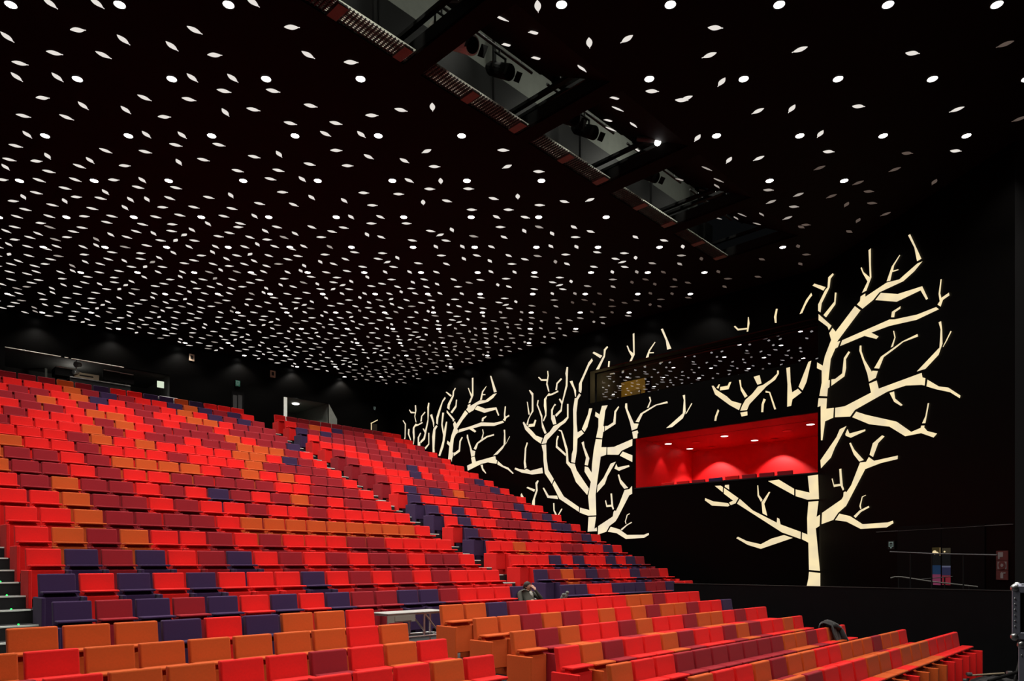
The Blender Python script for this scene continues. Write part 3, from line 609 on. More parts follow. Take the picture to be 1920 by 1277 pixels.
TREE_B = """o200,595 o225,570 o378,645 o340,688
o405,530 o465,470 o482,490 o440,545 o425,660 o320,885 o262,895 o350,735 o400,640
o485,742 o515,742 o505,845 o478,845
o815,465 o838,462 o870,545 o935,600 o925,250 o955,235 o960,625 o905,740 o868,745 o905,660 o850,560
o1160,680 o1215,540 o1320,395 o1335,403 o1245,540 o1230,580 o1305,578 o1305,598 o1222,602 o1210,670
o1432,165 o1468,155 o1620,515 o1545,535 o1520,370
o190,690 o207,735 o140,830 v1545,480 v1540,650 v1525,730 v1470,690 v1475,510 v1560,330 v1700,10 o110,790
v1255,450 v1318,430 v1360,560 v1405,660 v1405,820 v1385,815 v1350,640
v1480,735 v1520,775 v1450,890 v1415,1200 w1420,300 w1440,520 w1535,470 w1595,545 w1440,670 w1425,970 w1380,1250 w1290,1235 w1305,1040 w1335,940 w1345,400 v1335,1120 v1375,850 v1415,845
p45,440 p100,438 p15,770 w1610,512 w1545,440 w1690,90
p275,395 p378,382 p335,480 p300,755 p318,765 p315,855 p298,865 p280,978 p170,965 p210,770 p212,620 p150,580 p160,500 p232,550
p165,990 p278,1000 y600,615 y755,615 y745,840 y580,900 z500,480 z470,740 z485,1230 z290,1240 z85,1165 z95,1045 z320,1105 z290,780 z355,430 z205,185 z210,60 z290,75 z375,210 z385,0 y370,700
p330,758 p385,752 p478,690 p500,490 p570,400 p585,412 p530,510 p520,720 p330,845
y780,620 y980,605 y1530,370 y1525,570 y1210,720 y1110,845 y778,840
y1240,745 y1530,860 y1525,1060 y1150,870
p695,350 p728,348 p735,450 p850,710 p935,715 p908,800 p812,840 p780,690 p690,420
p880,680 p970,530 p1230,375 p1450,310 p1460,345 p1260,385 p1010,540 p940,690
p1120,235 p1145,230 p1162,305 p1115,425 p1085,430 p1140,305
p818,860 p915,835 p930,880 p915,895 p910,975 p840,985
p1728,205 p1770,195 p1782,500 p1730,620 p1540,775 p1430,795 p1540,700 p1730,530 p1748,290
p1775,545 p1885,345 p1903,350 p1800,530
y5,480 y75,440 y100,610 y240,950 y195,1165 y100,1145 y140,930
w985,475 w1000,455 w1065,475 w1100,570 w1205,920 w1225,1215 x1400,110 x1500,120 x1550,280 x1845,720 x1800,870 x1530,560 x1405,235 x1300,110 w1168,1000 w1045,505
w960,600 w995,615 w960,720 w960,845 w1160,1030 w1155,1090 w920,880 w930,700
w580,800 w660,590 w770,510 w870,365 w940,340 w1090,245 w1190,150 v1190,990 v1225,990 w1225,175 w1150,285 w1030,370 w720,700 w690,785
w130,290 w155,262 w215,350 w365,500 w445,595 w605,655 w560,790 w400,680 w190,455
w580,825 w690,808 w700,1150 w720,1277 x865,265 x1000,490 x955,605 x785,350 x755,60 w620,1000
x1015,525 x1240,905 x1605,1160 x1600,1275 x1135,965 x970,625
x735,705 x765,695 x880,885 x1080,885 x1105,970 x850,940
x345,700 x375,675 x555,740 x530,795
x560,580 x615,515 x640,535 x605,620 x615,760 x550,960 x545,1120 x475,1100 x490,1010 x575,760
x205,870 x228,825 x290,940 x215,930
x60,255 x75,215 x180,250 x300,270 x350,240 x440,290 x725,215 x740,350 x480,380 x230,335
w228,755 w252,775 w215,900 w200,1200 x325,60 x350,210 x300,245 x283,130 w155,1230 w180,900
x985,1065 x1015,1065 x1020,1230 A130,230 A100,230 A70,160
A205,125 A225,130 A165,235 A145,235
A670,270 A800,262 A770,470 A810,445 A815,510 A655,520
z1165,620 z1275,605 z1340,525 z1345,715 z1275,750 A1165,290 A1130,345 A1030,420 A975,520 A830,570 A835,425 A1085,260 A1100,175 A1120,155 A1140,165 z1035,960
A1050,435 A1200,480 A1330,575 A1620,572 A1700,540 A1703,575 A1620,625 A1310,645 A1150,545 A1000,520
A1220,480 A1320,400 A1405,352 A1415,365 A1330,415 A1240,500
A1292,345 A1325,230 A1370,205 A1378,215 A1338,240 A1308,345 A1318,385 A1303,385
z825,710 z862,705 z890,1010 z910,1075 z885,1100 z850,1020 z730,1035 z695,880 z718,868 z745,985 z845,975
z1000,260 z1030,245 z1075,375 z1250,575 z1155,595 z1055,465
z920,110 z965,0 z1000,80 z1270,25 z1280,65 z1030,165
y1035,1050 z755,290 z690,480 z500,690 z515,515 z660,330 z820,10 y880,1105
v278,665 v298,650 v382,735 v385,1165 w320,120 w280,200 w250,355 w218,330 w245,230 w345,10 v345,790
v228,935 v248,940 v295,1230 w285,100 w265,90
w260,395 w275,325 w385,310 w420,215 w455,230 w410,380
v485,900 v512,900 v495,1010 v600,1277 w600,150 w600,280 w700,535 w655,560 w590,400 w568,160 w520,10 v465,1020
v715,200 v738,195 v752,310 v725,500 v768,690 v742,695 v690,520 v700,440 v570,435 v495,355 v520,338 v580,395 v710,395 v725,310
v910,655 v935,490 v1045,370 v1072,395 v965,510 v950,655
v760,725 v775,745 v825,740 v975,665 v985,700 v840,775 v715,805 v690,900 v700,1140 w695,120 w635,255 w612,240 w670,90 v635,1040 v640,870
v1180,105 v1215,105 v1200,560 v1080,1000 v1065,1160 w930,150 w905,100 v1035,1120 v1055,990 v995,880 v1020,855 v1070,930 v1160,540 v1165,350 v1150,260
v895,985 v930,1010 v880,1050 v850,1150 v850,1250 w845,115 w890,105 w935,320 w860,335 w810,200 v808,1130"""
TREE_A = """q1365,725 q1395,710 q1550,820 q1510,862
q1580,700 q1650,590 q1672,612 q1620,700 q1610,840 q1490,1120 q1480,1255 q1410,1200 q1430,1080 q1570,820
q1675,950 q1710,950 q1690,1170 r1560,245 r1512,205 q1660,1120
r1400,145 r1635,425 r1590,495 r1565,420 r1395,215
q1345,865 q1370,905 q1280,1030 q1210,1277 r1145,390 r1130,580 r1085,540 r1090,360 q1150,1277 q1270,970
r900,290 r960,262 r1025,520 r1015,660 r1000,655 r980,510
r1085,595 r1125,625 r1060,740 r1030,1277 D735,435 D710,435 D705,250 r960,960 r1000,700
r1265,220 r1320,222 r1275,560 r1315,820 r1290,895 r1235,590
r1380,490 r1412,490 r1365,900 r1300,1250 D800,480 D780,475 D830,300 r1290,900 r1340,640
t355,150 t440,240 t280,440 t110,710 t145,740 t130,825 t75,870 r1610,1000 u250,180 u235,360 u255,365 u240,480 u225,500 u215,590 u200,530 u130,525 u160,210 u100,150 u115,80 u175,130 r1540,900 r1615,680 r1590,560 r1640,470 r1690,560
t145,820 t175,720 t480,640 t840,510 t1220,525 t1480,465 t1520,515 t1220,620 t840,620 t590,690 t685,775 t645,815 t480,715
t635,120 t720,10 t950,100 t1290,60 t1375,300 t1340,315 t1265,130 t930,225
t845,480 t860,380 t985,315 t990,345 t910,415 t900,480
t1485,435 t1520,385 t1515,260 t1540,35 t1575,30 t1555,290 t1570,340 t1665,285 t1680,325 t1590,380 t1550,480
s430,1110 s512,1075 s512,1135 s790,970 s960,968 s1210,775 s1300,755 s1195,895 s1030,1015 s710,1105 t600,150 t470,225 t385,130 s430,1180
s435,600 s462,595 s500,700 s560,795 s555,300 s600,290 s600,820 s515,1035 s450,1060 s530,870
s800,955 s860,700 s985,540 s990,560 s890,730 s885,785 s960,785 s960,810 s875,815 s855,955
s1100,240 s1135,235 s1300,715 s1215,735
t405,880 t440,880 t455,1000 t540,1277 u705,310 u780,330 u765,440 u685,470 u650,250 t400,960
t620,1277 t700,1130 t850,1010 t1000,920 t1215,860 t1218,905 t1020,960 t740,1150 t700,1277 u795,300 u740,275
t865,720 t890,720 t910,830 t880,990 t835,1000 t885,840
t255,945 t285,965 t225,1080 u430,150 u415,340 u265,450 u260,370 u300,360 u385,290 u400,100 t185,1060
t1505,735 t1550,730 t1565,1150 u1440,270 u1310,410 u1210,435 u1455,185 t1505,1160 t1520,850
t1565,1165 t1680,925 t1692,940 t1580,1150
u680,485 u765,460 u795,580 u1260,450 u1275,530 u1305,550 u1290,635 u1080,600 u920,640 u600,800 u585,680 u705,620
u1320,565 u1450,680 u1570,725 u1700,860 u1680,880 u1560,775 u1420,710 u1310,650
u905,660 u960,655 u970,740 u1045,860 u1030,870 u950,790
r80,460 r100,445 r175,555 r160,1000 r115,1015 r140,960 r145,570
r245,710 r285,710 r275,860 r330,1030 r310,1050 r235,860
r270,145 r290,125 r335,190 r455,205 r445,0 q450,1115 q480,1115 r490,160 r455,330 r492,510 r470,510 r430,330 r445,240 r325,240
r465,550 r535,570 r665,495 r680,530 r560,600 r450,640 r430,700 r440,960 r405,1175 r385,1160 r405,1060 r380,820 r385,670
r610,485 r635,320 r740,190 r762,215 r665,330 r650,480
q845,1040 q882,1045 q865,1200 r860,300 r845,500 r745,1020 r620,1140 r605,1080 r700,980 r740,830 r680,700 r710,695 r750,750 r825,430 r820,100 q815,1190
r605,820 r632,835 r575,960 r570,1095 r600,1105 r610,1210 r530,1205 r530,960
r845,825 r878,825 r875,1170 D625,400 D615,380 r850,1150"""
def parse(line):
    out = []
    for t in line.split():
        x0, y0, sc = CR[t[0]]; a, b = t[1:].split(','); out.append((x0+float(a)/sc, y0+float(b)/sc))
    return out
def tree(data, lab, m, base):
    e = empty('illuminated_tree', base, lab, 'light artwork', 'backlit bare trees on the black wall'); inv = -Vector(base)
    for line in data.strip().split('\n'):
        pts = parse(line)
        bm = bmesh.new()
        for side in (0, 1):
            pl = clip(pts, (lambda p: 1536-p[0]) if side == 0 else (lambda p: p[0]-1536))
            # drop repeated points
            q = []
            for p_ in pl:
                if not q or abs(p_[0]-q[-1][0])+abs(p_[1]-q[-1][1]) > .02: q.append(p_)
            if len(q) < 3: continue
            W = (TW0, TW1) if side == 0 else (FOLD, WEND)
            prism(bm, [hit(x, y, *W, .025)+inv for x, y in q], [hit(x, y, *W, .001)+inv for x, y in q])
        obj('light_panel', bm, m, e)
tree(TREE_A, 'farthest backlit bare tree, leftmost on the black wall beside the upper seats', M['treeB'], hit(845, 850, TW0, TW1))
tree(TREE_B, 'middle backlit bare tree left of the red balcony box, trunk behind the seats', M['treeB'], hit(1110, 990, TW0, TW1))
tree(TREE_C, 'largest backlit bare tree at right, its trunk beside the red balcony box', M['tree'], hit(1525, 1095, TW0, TW1))

# ------------------------------------------------------------------ observation window above and red balcony box
bm = bmesh.new(); recess(bm, TW0, TW1, wa0-.8, wa1+.0, wzb, ZTOP-.02, 3.6)
rw = tag(obj('wall_observation_room', bm, mat('room_black', (.010, .009, .008), .8, noise=.2)), kind='structure')
wn = link('window_1', None); tag(wn, kind='structure')
bm = bmesh.new()
gq = [wpt(TW0, TW1, wa0, .45, wzb), wpt(TW0, TW1, wa1, .45, wzb), wpt(TW0, TW1, wa1, .45, wzt), wpt(TW0, TW1, wa0, .45, wzt)]
quad(bm, *gq); obj('pane', bm, M['glass'], wn)
bm = bmesh.new()
for (w0, w1, z0, z1) in ((wa0, wa1, wzb, wzb+.05), (wa0, wa1, wzt-.04, wzt), (wa0, wa0+.05, wzb, wzt), (wa1-.05, wa1, wzb, wzt)):
    c = [(w0, z0), (w1, z0), (w1, z1), (w0, z1)]
    prism(bm, [wpt(TW0, TW1, a, .42, b) for a, b in c], [wpt(TW0, TW1, a, .48, b) for a, b in c])
obj('window_frame', bm, M['black'], wn)
# ochre lit partition inside
def w_at(x, y, dep):                      # wall coords on a plane dep beyond the tree wall
    p = hit(x, y, TW0, TW1, -dep); return wcoord(TW0, TW1, p), p.z
bm = bmesh.new(); y0w, y0z = w_at(1166, 740, 3.4); y1w, y1z = w_at(1211, 740, 3.4)
c = [(y0w, wzb), (y1w, wzb), (y1w, w_at(1190, 713, 3.4)[1]), (y0w, w_at(1190, 713, 3.4)[1])]
prism(bm, [wpt(TW0, TW1, a, 3.35, b) for a, b in c], [wpt(TW0, TW1, a, 3.45, b) for a, b in c])
pt = tag(obj('partition', bm, M['yellow']), 'ochre partition lit behind the dark observation window', 'partition')
bm = bmesh.new(); c = [(y0w+(y1w-y0w)*.45, wzb), (y0w+(y1w-y0w)*.82, wzb), (y0w+(y1w-y0w)*.82, c[2][1]-.45), (y0w+(y1w-y0w)*.45, c[2][1]-.45)]
prism(bm, [wpt(TW0, TW1, a, 3.30, b) for a, b in c], [wpt(TW0, TW1, a, 3.35, b) for a, b in c])
obj('door_leaf', bm, mat('ochre_door', (.20, .13, .03), .6, noise=.1), pt)
ld = bpy.data.lights.new('observation_room_lamp', 'POINT'); ld.energy = 30; ld.color = (1, .75, .35); ld.shadow_soft_size = .1
o = bpy.data.objects.new('observation_room_lamp', ld); COL.objects.link(o); o.location = wpt(TW0, TW1, (y0w+y1w)/2, 2.3, wzt+.1)
# red box
BD = 4.2; fz = bzb-.95
bm = bmesh.new()
def W(wv, dep, z): return wpt(TW0, TW1, wv, dep, z)
quad(bm, W(bx0, .1, bzb), W(bx0, BD, bzb-.95), W(bx0, BD, bzt), W(bx0, .1, bzt))
quad(bm, W(bx1, .1, fz), W(bx1, BD, fz), W(bx1, BD, bzt), W(bx1, .1, bzt))
quad(bm, W(bx0-2.2, BD, fz), W(bx1, BD, fz), W(bx1, BD, bzt), W(bx0-2.2, BD, bzt))
quad(bm, W(bx0-2.2, .1, fz), W(bx1, .1, fz), W(bx1, BD, fz), W(bx0-2.2, BD, fz))
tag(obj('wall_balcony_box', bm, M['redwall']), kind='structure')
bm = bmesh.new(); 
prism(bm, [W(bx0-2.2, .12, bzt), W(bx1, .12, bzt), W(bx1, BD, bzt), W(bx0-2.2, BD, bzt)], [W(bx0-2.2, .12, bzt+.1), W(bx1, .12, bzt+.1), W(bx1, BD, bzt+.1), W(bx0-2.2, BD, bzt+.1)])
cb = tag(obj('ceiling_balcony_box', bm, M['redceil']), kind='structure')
bm = bmesh.new()
sa = hith(1262, 825.6, bzt-ZC); s1 = hith(1529, 791, bzt-ZC)
da = 1.15
prism(bm, [W(bx0, da, bzt-.004), W(bx1, da, bzt-.004), W(bx1, da+.02, bzt-.004), W(bx0, da+.02, bzt-.004)], [W(bx0, da, bzt+.002), W(bx1, da, bzt+.002), W(bx1, da+.02, bzt+.002), W(bx0, da+.02, bzt+.002)])
obj('joint', bm, M['black'], cb)
bm = bmesh.new(); # red sill edge
prism(bm, [W(bx0, -.01, bzb-.03), W(bx1, -.01, bzb-.03), W(bx1, .2, bzb-.03), W(bx0, .2, bzb-.03)], [W(bx0, -.01, bzb+.01), W(bx1, -.01, bzb+.01), W(bx1, .2, bzb+.01), W(bx0, .2, bzb+.01)])
tag(obj('trim_3', bm, M['black']), kind='structure')
bm = bmesh.new(); bmesh.ops.create_circle(bm, cap_ends=True, segments=16, radius=.13); bdisc = finish('diffuser', bm, M['boxlamp'])
bm = bmesh.new(); bmesh.ops.create_circle(bm, cap_ends=True, segments=16, radius=.15); bdisc2 = finish('diffuser', bm, mat('unlit_diffuser', (.6, .15, .15), .4))
bm = bmesh.new(); tube(bm, (0, 0, -.012), (0, 0, .0), .15, 16); brim = finish('rim', bm, M['redceil'])
for i, (x, y, on) in enumerate(((1253, 832.4, 1), (1293.4, 841.6, 1), (1358.5, 818, 1), (1414.8, 826, 1), (1519.8, 796, 1), (1304.7, 830, 0), (1475.9, 808, 0))):
    p = hith(x, y, bzt-ZC-.014)
    e = empty('recessed_light', p, '%s round light in the red box ceiling, %s from the left' % (('lit white', WORDS[i+1] if on else '') if on else ('unlit pink', WORDS[i-4])), 'ceiling light', 'recessed lights in the red box ceiling')
    link('diffuser', bdisc if on else bdisc2, e, (0, 0, -.003)); link('rim', brim, e, (0, 0, .012))
    if on:
        back = wpt(TW0, TW1, 0, 0, 0)
        ld = bpy.data.lights.new('recessed_beam', 'SPOT'); ld.energy = 35; ld.spot_size = math.radians(72); ld.spot_blend = .5; ld.shadow_soft_size = .05; ld.color = (1, .92, .85)
        o = bpy.data.objects.new('recessed_beam', ld); COL.objects.link(o); o.parent = e; o.location = (0, 0, -.05)
def behind(x, y, Z, r=.0): return hitz(x, y, Z)
# scallop washers close to the back wall
for i, (x, y) in enumerate(((1252, 870), (1334, 860), (1452, 847))):
    q = hit(x, y, TW0, TW1, -(BD-.60)); q.z = bzt-.03
    e = empty('wall_washer', q, 'small downlight washing the red box back wall, %s scallop from the left' % WORDS[i+1], 'ceiling light', 'wall washers in the red box')
    link('rim', brim, e, (0, 0, .01))
    ld = bpy.data.lights.new('washer_beam', 'SPOT'); ld.energy = 260; ld.spot_size = math.radians(106); ld.spot_blend = .3; ld.shadow_soft_size = .03; ld.color = (1, .85, .78)
    o = bpy.data.objects.new('washer_beam', ld); COL.objects.link(o); o.parent = e; o.location = (0, 0, -.04)
p = hith(1238, 839.5, bzt-ZC-.02); bm = bmesh.new(); tube(bm, (0, 0, 0), (0, 0, .02), .10, 14)
tag(obj('glowing_detector', bm, M['orangeglow'], None, p), 'small orange glowing disc on the red box ceiling at left', 'lamp')
p = hitz(1224.4, 833, 29.0)
p = hit(1224.4, 833, TW0, TW1, -1.6)
e = empty('ceiling_speaker', p, 'small black loudspeaker hung at the left end of the red box', 'speaker')
bm = bmesh.new(); box(bm, -.13, .13, -.1, .1, -.17, .17, .015); obj('cabinet', bm, M['black'], e, rotz=TH)
bm = bmesh.new(); tube(bm, (0, 0, .15), (0, 0, max(.2, bzt-p.z)), .015, 6); obj('bracket', bm, M['black'], e)
# dark slit of the box door
q0 = w_at(1233, 880, BD-.03)[0]; bm = bmesh.new()
c = [(q0-.05, fz), (q0+.05, fz), (q0+.05, bzt-.55), (q0-.05, bzt-.55)]
prism(bm, [W(a, BD-.04, b) for a, b in c], [W(a, BD, b) for a, b in c]); tag(obj('door_1', bm, mat('door_gap', (.03, .002, .002), .6)), kind='structure')

# ------------------------------------------------------------------ seats
def backrest_bm():
    bm = bmesh.new()
    # padded slab leaning back, slight dish in the front face
    x0, x1 = .0275, .5225; prof = []
    def yy(z): return (z-.95)*-.14 if False else (.95-z)*-.15
    vs = box(bm, x0, x1, 0, .085, .40, .95, .016, 2)
    for v in bm.verts: v.co.y += (v.co.z-.95)*.15
    return bm
def pan_bm():
    bm = bmesh.new()
    x0, x1 = .030, .520
    box(bm, x0, x1, -.245, -.12, .14, .60, .012, 1)
    # recessed upper part (trapezoid under the lip)
    b = [(x0+.01, -.41, .585), (x1-.01, -.41, .585), (x1-.01, -.12, .585), (x0+.01, -.12, .585)]
    t = [(x0+.01, -.17, .655), (x1-.01, -.17, .655), (x1-.01, -.11, .655), (x0+.01, -.11, .655)]
    lo = [bm.verts.new(p) for p in ((x0+.02, -.235, .59), (x1-.02, -.235, .59), (x1-.02, -.11, .59), (x0+.02, -.11, .59))]
    hi = [bm.verts.new(p) for p in ((x0+.05, -.15, .66), (x1-.05, -.15, .66), (x1-.05, -.09, .66), (x0+.05, -.09, .66))]
    bm.faces.new(lo[::-1]); bm.faces.new(hi)
    for i in range(4): bm.faces.new((lo[i], lo[(i+1) % 4], hi[(i+1) % 4], hi[i]))
    box(bm, x0, x1, -.275, -.07, .655, .690, .010, 1)
    return bm
def arm_bm():
    bm = bmesh.new(); box(bm, -.025, .025, -.42, .085, .0, .605, .008, 1); return bm
PARTS = {}
for c in 'RMOP':
    PARTS[c] = (finish('backrest', backrest_bm(), M[c]), finish('seat_pan', pan_bm(), M[c]), finish('arm', arm_bm(), M[c]))
CN = {'R': 'bright red', 'M': 'maroon', 'O': 'orange', 'P': 'dark purple'}
seats = []          # (distance, a, D, z, colour, arm list, label)
def row(block, rname, a0, D, zf, cols, skipx=-70):
    n = len(cols)
    for i, c in enumerate(cols):
        arms = []
        prev = cols[i-1] if i else None
        if i == 0 or not (prev == 'P' and c != 'P'): arms.append(0.0)
        if i == n-1: arms.append(PT)
        elif c == 'P' and cols[i+1] != 'P': arms.append(PT)
        a = (a0+i)*PT; p = ad(a, D, zf); xr = CX+F*ad(a+PT, D, 0).x/ad(a+PT, D, 0).y
        if xr < skipx+40 and p.y > 0: continue
        lab = '%s seat, %s from %s, %s of %s' % (CN[c], WORDS[i+1] if block[1] == 'L' else WORDS[n-i], block[2], rname, block[0])
        seats.append((p.y*1.0+abs(p.x)*.2, p, c, arms, lab, block[0], i, n))
ON = 'front second third fourth fifth sixth seventh eighth ninth tenth eleventh twelfth thirteenth fourteenth fifteenth sixteenth seventeenth eighteenth'.split()
MAIN = """PMPMPRPRPMMPPMRRRP
PRPRPRRRPRMRMRMRRR
RPMPRMPRMRMRMMRMMR
ROMORRMRMRRRMMRRRR
RROMMMMROOOOOOOOOR
RROMMRMRRMRRMRRRRR
RMOMMRMRPMRMOMRMMR
OMMRMRRMMMMMRRMMMR
OMMRMOOOORMORORMMR
RORRMRRRMRRROMMMMR
RRRRMORORRRROORPMR
RMRRROMRMMRMMOOOMR
ORMRRRMORMMMMORMMP
MRRMMROORMRMMRMMMM
RMMMORMRRMRROORMMM
RRRMMROPRMMRORPMPM
MRMRRROMPMRRPOPMPR
RMRMMMOMPRRPPOPRRR""".split()
SIDE = """PPRRPPPMMPRR
PMOMPMRRPMMR
RRRPRPRRPRPM
RRORRRMMRRPR
PMRRMRRRRMPR
RPRRMMMRRPPR
PRPRMRMRPMPR
PRRRMMRMMPRR
RPMPMOMMMMMR
MRRMMMRMMMPR
MRRRPRMRRMPR
MRRMMPRMRRRR
MRRMMMMMMMRR
RRRMMMRMMMMR
RMMMMMRMMMMR
PMPMMMMRMMRM
RMORPMMRMMRR
RMMMMMMMMMRR""".split()
for r in range(18):
    j = -r; zf = Hu(j)-BT
    row(('wide upper block', 'L', 'left aisle'), ON[r]+' row', endA(j)-18, Du(j), zf, MAIN[r])
    row(('upper block by the trees', 'L', 'stair'), ON[r]+' row', endW(j)-12, Du(j), zf, SIDE[r])
FRC = {1: 'OOPMRRRRRROOMRRR', 2: 'OOMOMROROMOOMRRP', 3: 'OMORRMORRMOORMRR', 4: 'ROMRROMRRMOMRROR', 5: 'ORRMMMMMMMOOMROR', 6: 'ORROMOORROOOMOOR', 7: 'OOMRRROOROOORRRR'}
RA = {1: 14.40, 2: 14.21, 3: 14.0, 4: 14.1, 5: 13.98, 6: 13.99, 7: 14.04}
for j in range(7, 0, -1):
    D, h = RR[j]
    row(('front right block', 'L', 'truss aisle'), ON[7-j]+' row', RA[j], D*PT, -h*PT-BT, FRC[j])
FLC = {1: (3.23, 'OOOPRPOOR'), 2: (2.19, 'OROOOOOORO'), 3: (2.11, 'MROORRMROR'), 4: (7.1, 'RRROR')}
for j, (a0, cc) in FLC.items():
    D, h = FR[j]
    zz = -RR[j][1]*PT-BT; zz = -h*PT-BT
    row(('front left block', 'R', 'truss aisle'), ON[4-j]+' visible row', a0, D*PT, zz, cc)
# platforms under the slightly lower left rows stay flush
seats.sort(key=lambda s: s[0])
sit = None
for (d, p, c, arms, lab, blk, i, n) in seats[:300]:
    bk, pn, am = PARTS[c]
    person = blk == 'wide upper block' and i == 17 and abs(p.z-ad(0, 0, Hu(0)-BT).z) < .01
    if person: lab = 'dark purple seat folded down under the sitting man, at the stair end'
    e = empty('auditorium_seat', p, lab, 'seat', 'upholstered seats of the hall', TH)
    link('backrest', bk, e); q = link('seat_pan', pn, e)
    if person:
        bm = bmesh.new(); box(bm, .03, .52, -.46, -.02, .36, .44, .02, 2); q.data = finish('seat_pan', bm, M[c])
    for k, x in enumerate(arms): link('arm', am, e, (x, 0, 0))
vs, fs, mi = [], [], []
base_mt = Matrix.Rotation(TH, 4, 'Z')
idx = {c: k for k, c in enumerate('RMOP')}
geo = {c: [([v.co.copy() for v in me.vertices], [list(f.vertices) for f in me.polygons]) for me in PARTS[c]] for c in 'RMOP'}
for (d, p, c, arms, lab, blk, i, n) in seats[300:]:
    mt = Matrix.Translation(p) @ base_mt
    for k, (gv, gf) in enumerate(geo[c]):
        for off in (arms if k == 2 else (0,)):
            b = len(vs); vs += [mt @ (v+Vector((off, 0, 0))) for v in gv]; fs += [[b+i_ for i_ in f] for f in gf]; mi += [idx[c]]*len(gf)
me = bpy.data.meshes.new('distant_seats'); me.from_pydata(vs, [], fs)
for c in 'RMOP': me.materials.append(M[c])
me.polygons.foreach_set('material_index', mi)
tag(link('distant_seats', me), 'rows of small red, maroon, orange and purple seats rising to the back wall', 'seats', kind='stuff')

# seats in the red box: only their back tops show above the sill
BXC = ['R', 'R', 'M', 'P', 'R', 'M', 'M', 'M']
for i, (x, y) in enumerate(((1253, 908), (1282, 905), (1311, 902.5), (1343, 899), (1374, 895.5), (1406, 892.5), (1439, 889.5), (1473, 886))):
    q = hit(x, y, TW0, TW1, -.75); wv = wcoord(TW0, TW1, q)
    d_ = Vector((TW1[0]-TW0[0], TW1[1]-TW0[1])); rz = math.atan2(d_.y, d_.x)
    zf = q.z-.95+.05
    e = empty('box_seat', W(wv+.27, .75, zf), '%s seat back showing over the red box sill, %s from the left' % (CN[BXC[i]], WORDS[i+1]), 'seat', 'seats inside the red balcony box', rz+math.pi)
    bk, pn, am = PARTS[BXC[i]]
    link('backrest', bk, e); link('seat_pan', pn, e); link('arm', am, e); link('arm', am, e, (PT, 0, 0))

# ------------------------------------------------------------------ details on the back wall
def plate_px(name, x0, y0, x1, y1, W0, W1, off, m, parent=None, thick=.03):
    f_ = [hit(x0, y0, W0, W1, off), hit(x1, y0, W0, W1, off), hit(x1, y1, W0, W1, off), hit(x0, y1, W0, W1, off)]
    za, zb = (f_[0].z+f_[1].z)/2, (f_[2].z+f_[3].z)/2
    for i, z in enumerate((za, za, zb, zb)): f_[i].z = z
    b_ = [hit(x0, y0, W0, W1, off-thick), hit(x1, y0, W0, W1, off-thick), hit(x1, y1, W0, W1, off-thick), hit(x0, y1, W0, W1, off-thick)]
    n = Vector((W1[1]-W0[1], -(W1[0]-W0[0]), 0)).normalized()
    if n.dot(Vector((W0[0], W0[1], 0))) < 0: n = -n
    b_ = [p+n*thick for p in f_]
    bm = bmesh.new()
    inv = -parent.location if parent else Vector()
    prism(bm, [p+inv for p in f_], [p+inv for p in b_])
    return obj(name, bm, m, parent)
for i, (x0, y0, x1, y1) in enumerate(((355, 664, 364.5, 676.5), (507, 695, 516.5, 707.5))):
    c = hit((x0+x1)/2, (y0+y1)/2, BW0, BW1, .05)
    e = empty('wall_speaker', c, 'beige framed wall unit with dark oval, %s' % ('above the right end of the booth' if i == 0 else 'left of the lit corridor'), 'speaker', 'beige wall units on the back wall')
    plate_px('frame', x0, y0, x1, y1, BW0, BW1, .06, M['beige'], e, .05)
    plate_px('grille', x0+2.6, y0+2.6, x1-2.6, y1-3.4, BW0, BW1, .07, M['black'], e, .01)
def exit_sign(x0, y0, x1, y1, W0, W1, lab, bright):
    c = hit((x0+x1)/2, (y0+y1)/2, W0, W1, .03)
    e = empty('exit_sign', c, lab, 'sign')
    plate_px('sign_plate', x0, y0, x1, y1, W0, W1, .04, M['signgreen'] if bright else M['black'], e, .03)
    w_, h_ = x1-x0, y1-y0; m = M['exitw']
    for k, (a, b, c_, d) in enumerate(((.15, .12, .85, .24), (.15, .12, .27, .72), (.73, .12, .85, .72), (.15, .62, .34, .72), (.66, .62, .85, .72), (.45, .36, .55, .80))):
        plate_px('pictogram_bar', x0+a*w_, y0+b*h_, x0+c_*w_, y0+d*h_, W0, W1, .045+.0005*k, m, e, .004)
    bm = bmesh.new(); p = [hit(x0+a*w_, y0+b*h_, W0, W1, .048)-e.location for a, b in ((.33, .74), (.67, .74), (.5, .95))]
    q = [v+Vector((0, .004, 0)) for v in p]; prism(bm, p, q); obj('arrow_head', bm, m, e)
exit_sign(441.5, 713.5, 450, 724, BW0, BW1, 'small green exit sign with white arrow high on the back wall', True)
exit_sign(1664.5, 1014, 1676.5, 1030, FOLD, WEND, 'dim white outlined exit sign left of the glazed double door', False)
exit_sign(700, 762, 705, 769.5, BW0, BW1, 'tiny dim exit sign near the back corner by the trees', False)
# back door with two glazed slots
d2 = link('door_2', None, None, hit(446, 770, BW0, BW1, .02)); tag(d2, kind='structure')
plate_px('door_leaf', 434, 735, 458, 792, BW0, BW1, .02, M['gloss'], d2, .02)
for x0 in (437, 446.5): plate_px('pane', x0, 741, x0+7.5, 767, BW0, BW1, .03, mat('pane_grey', (.035, .035, .035), .15, spec=.8), d2, .01)
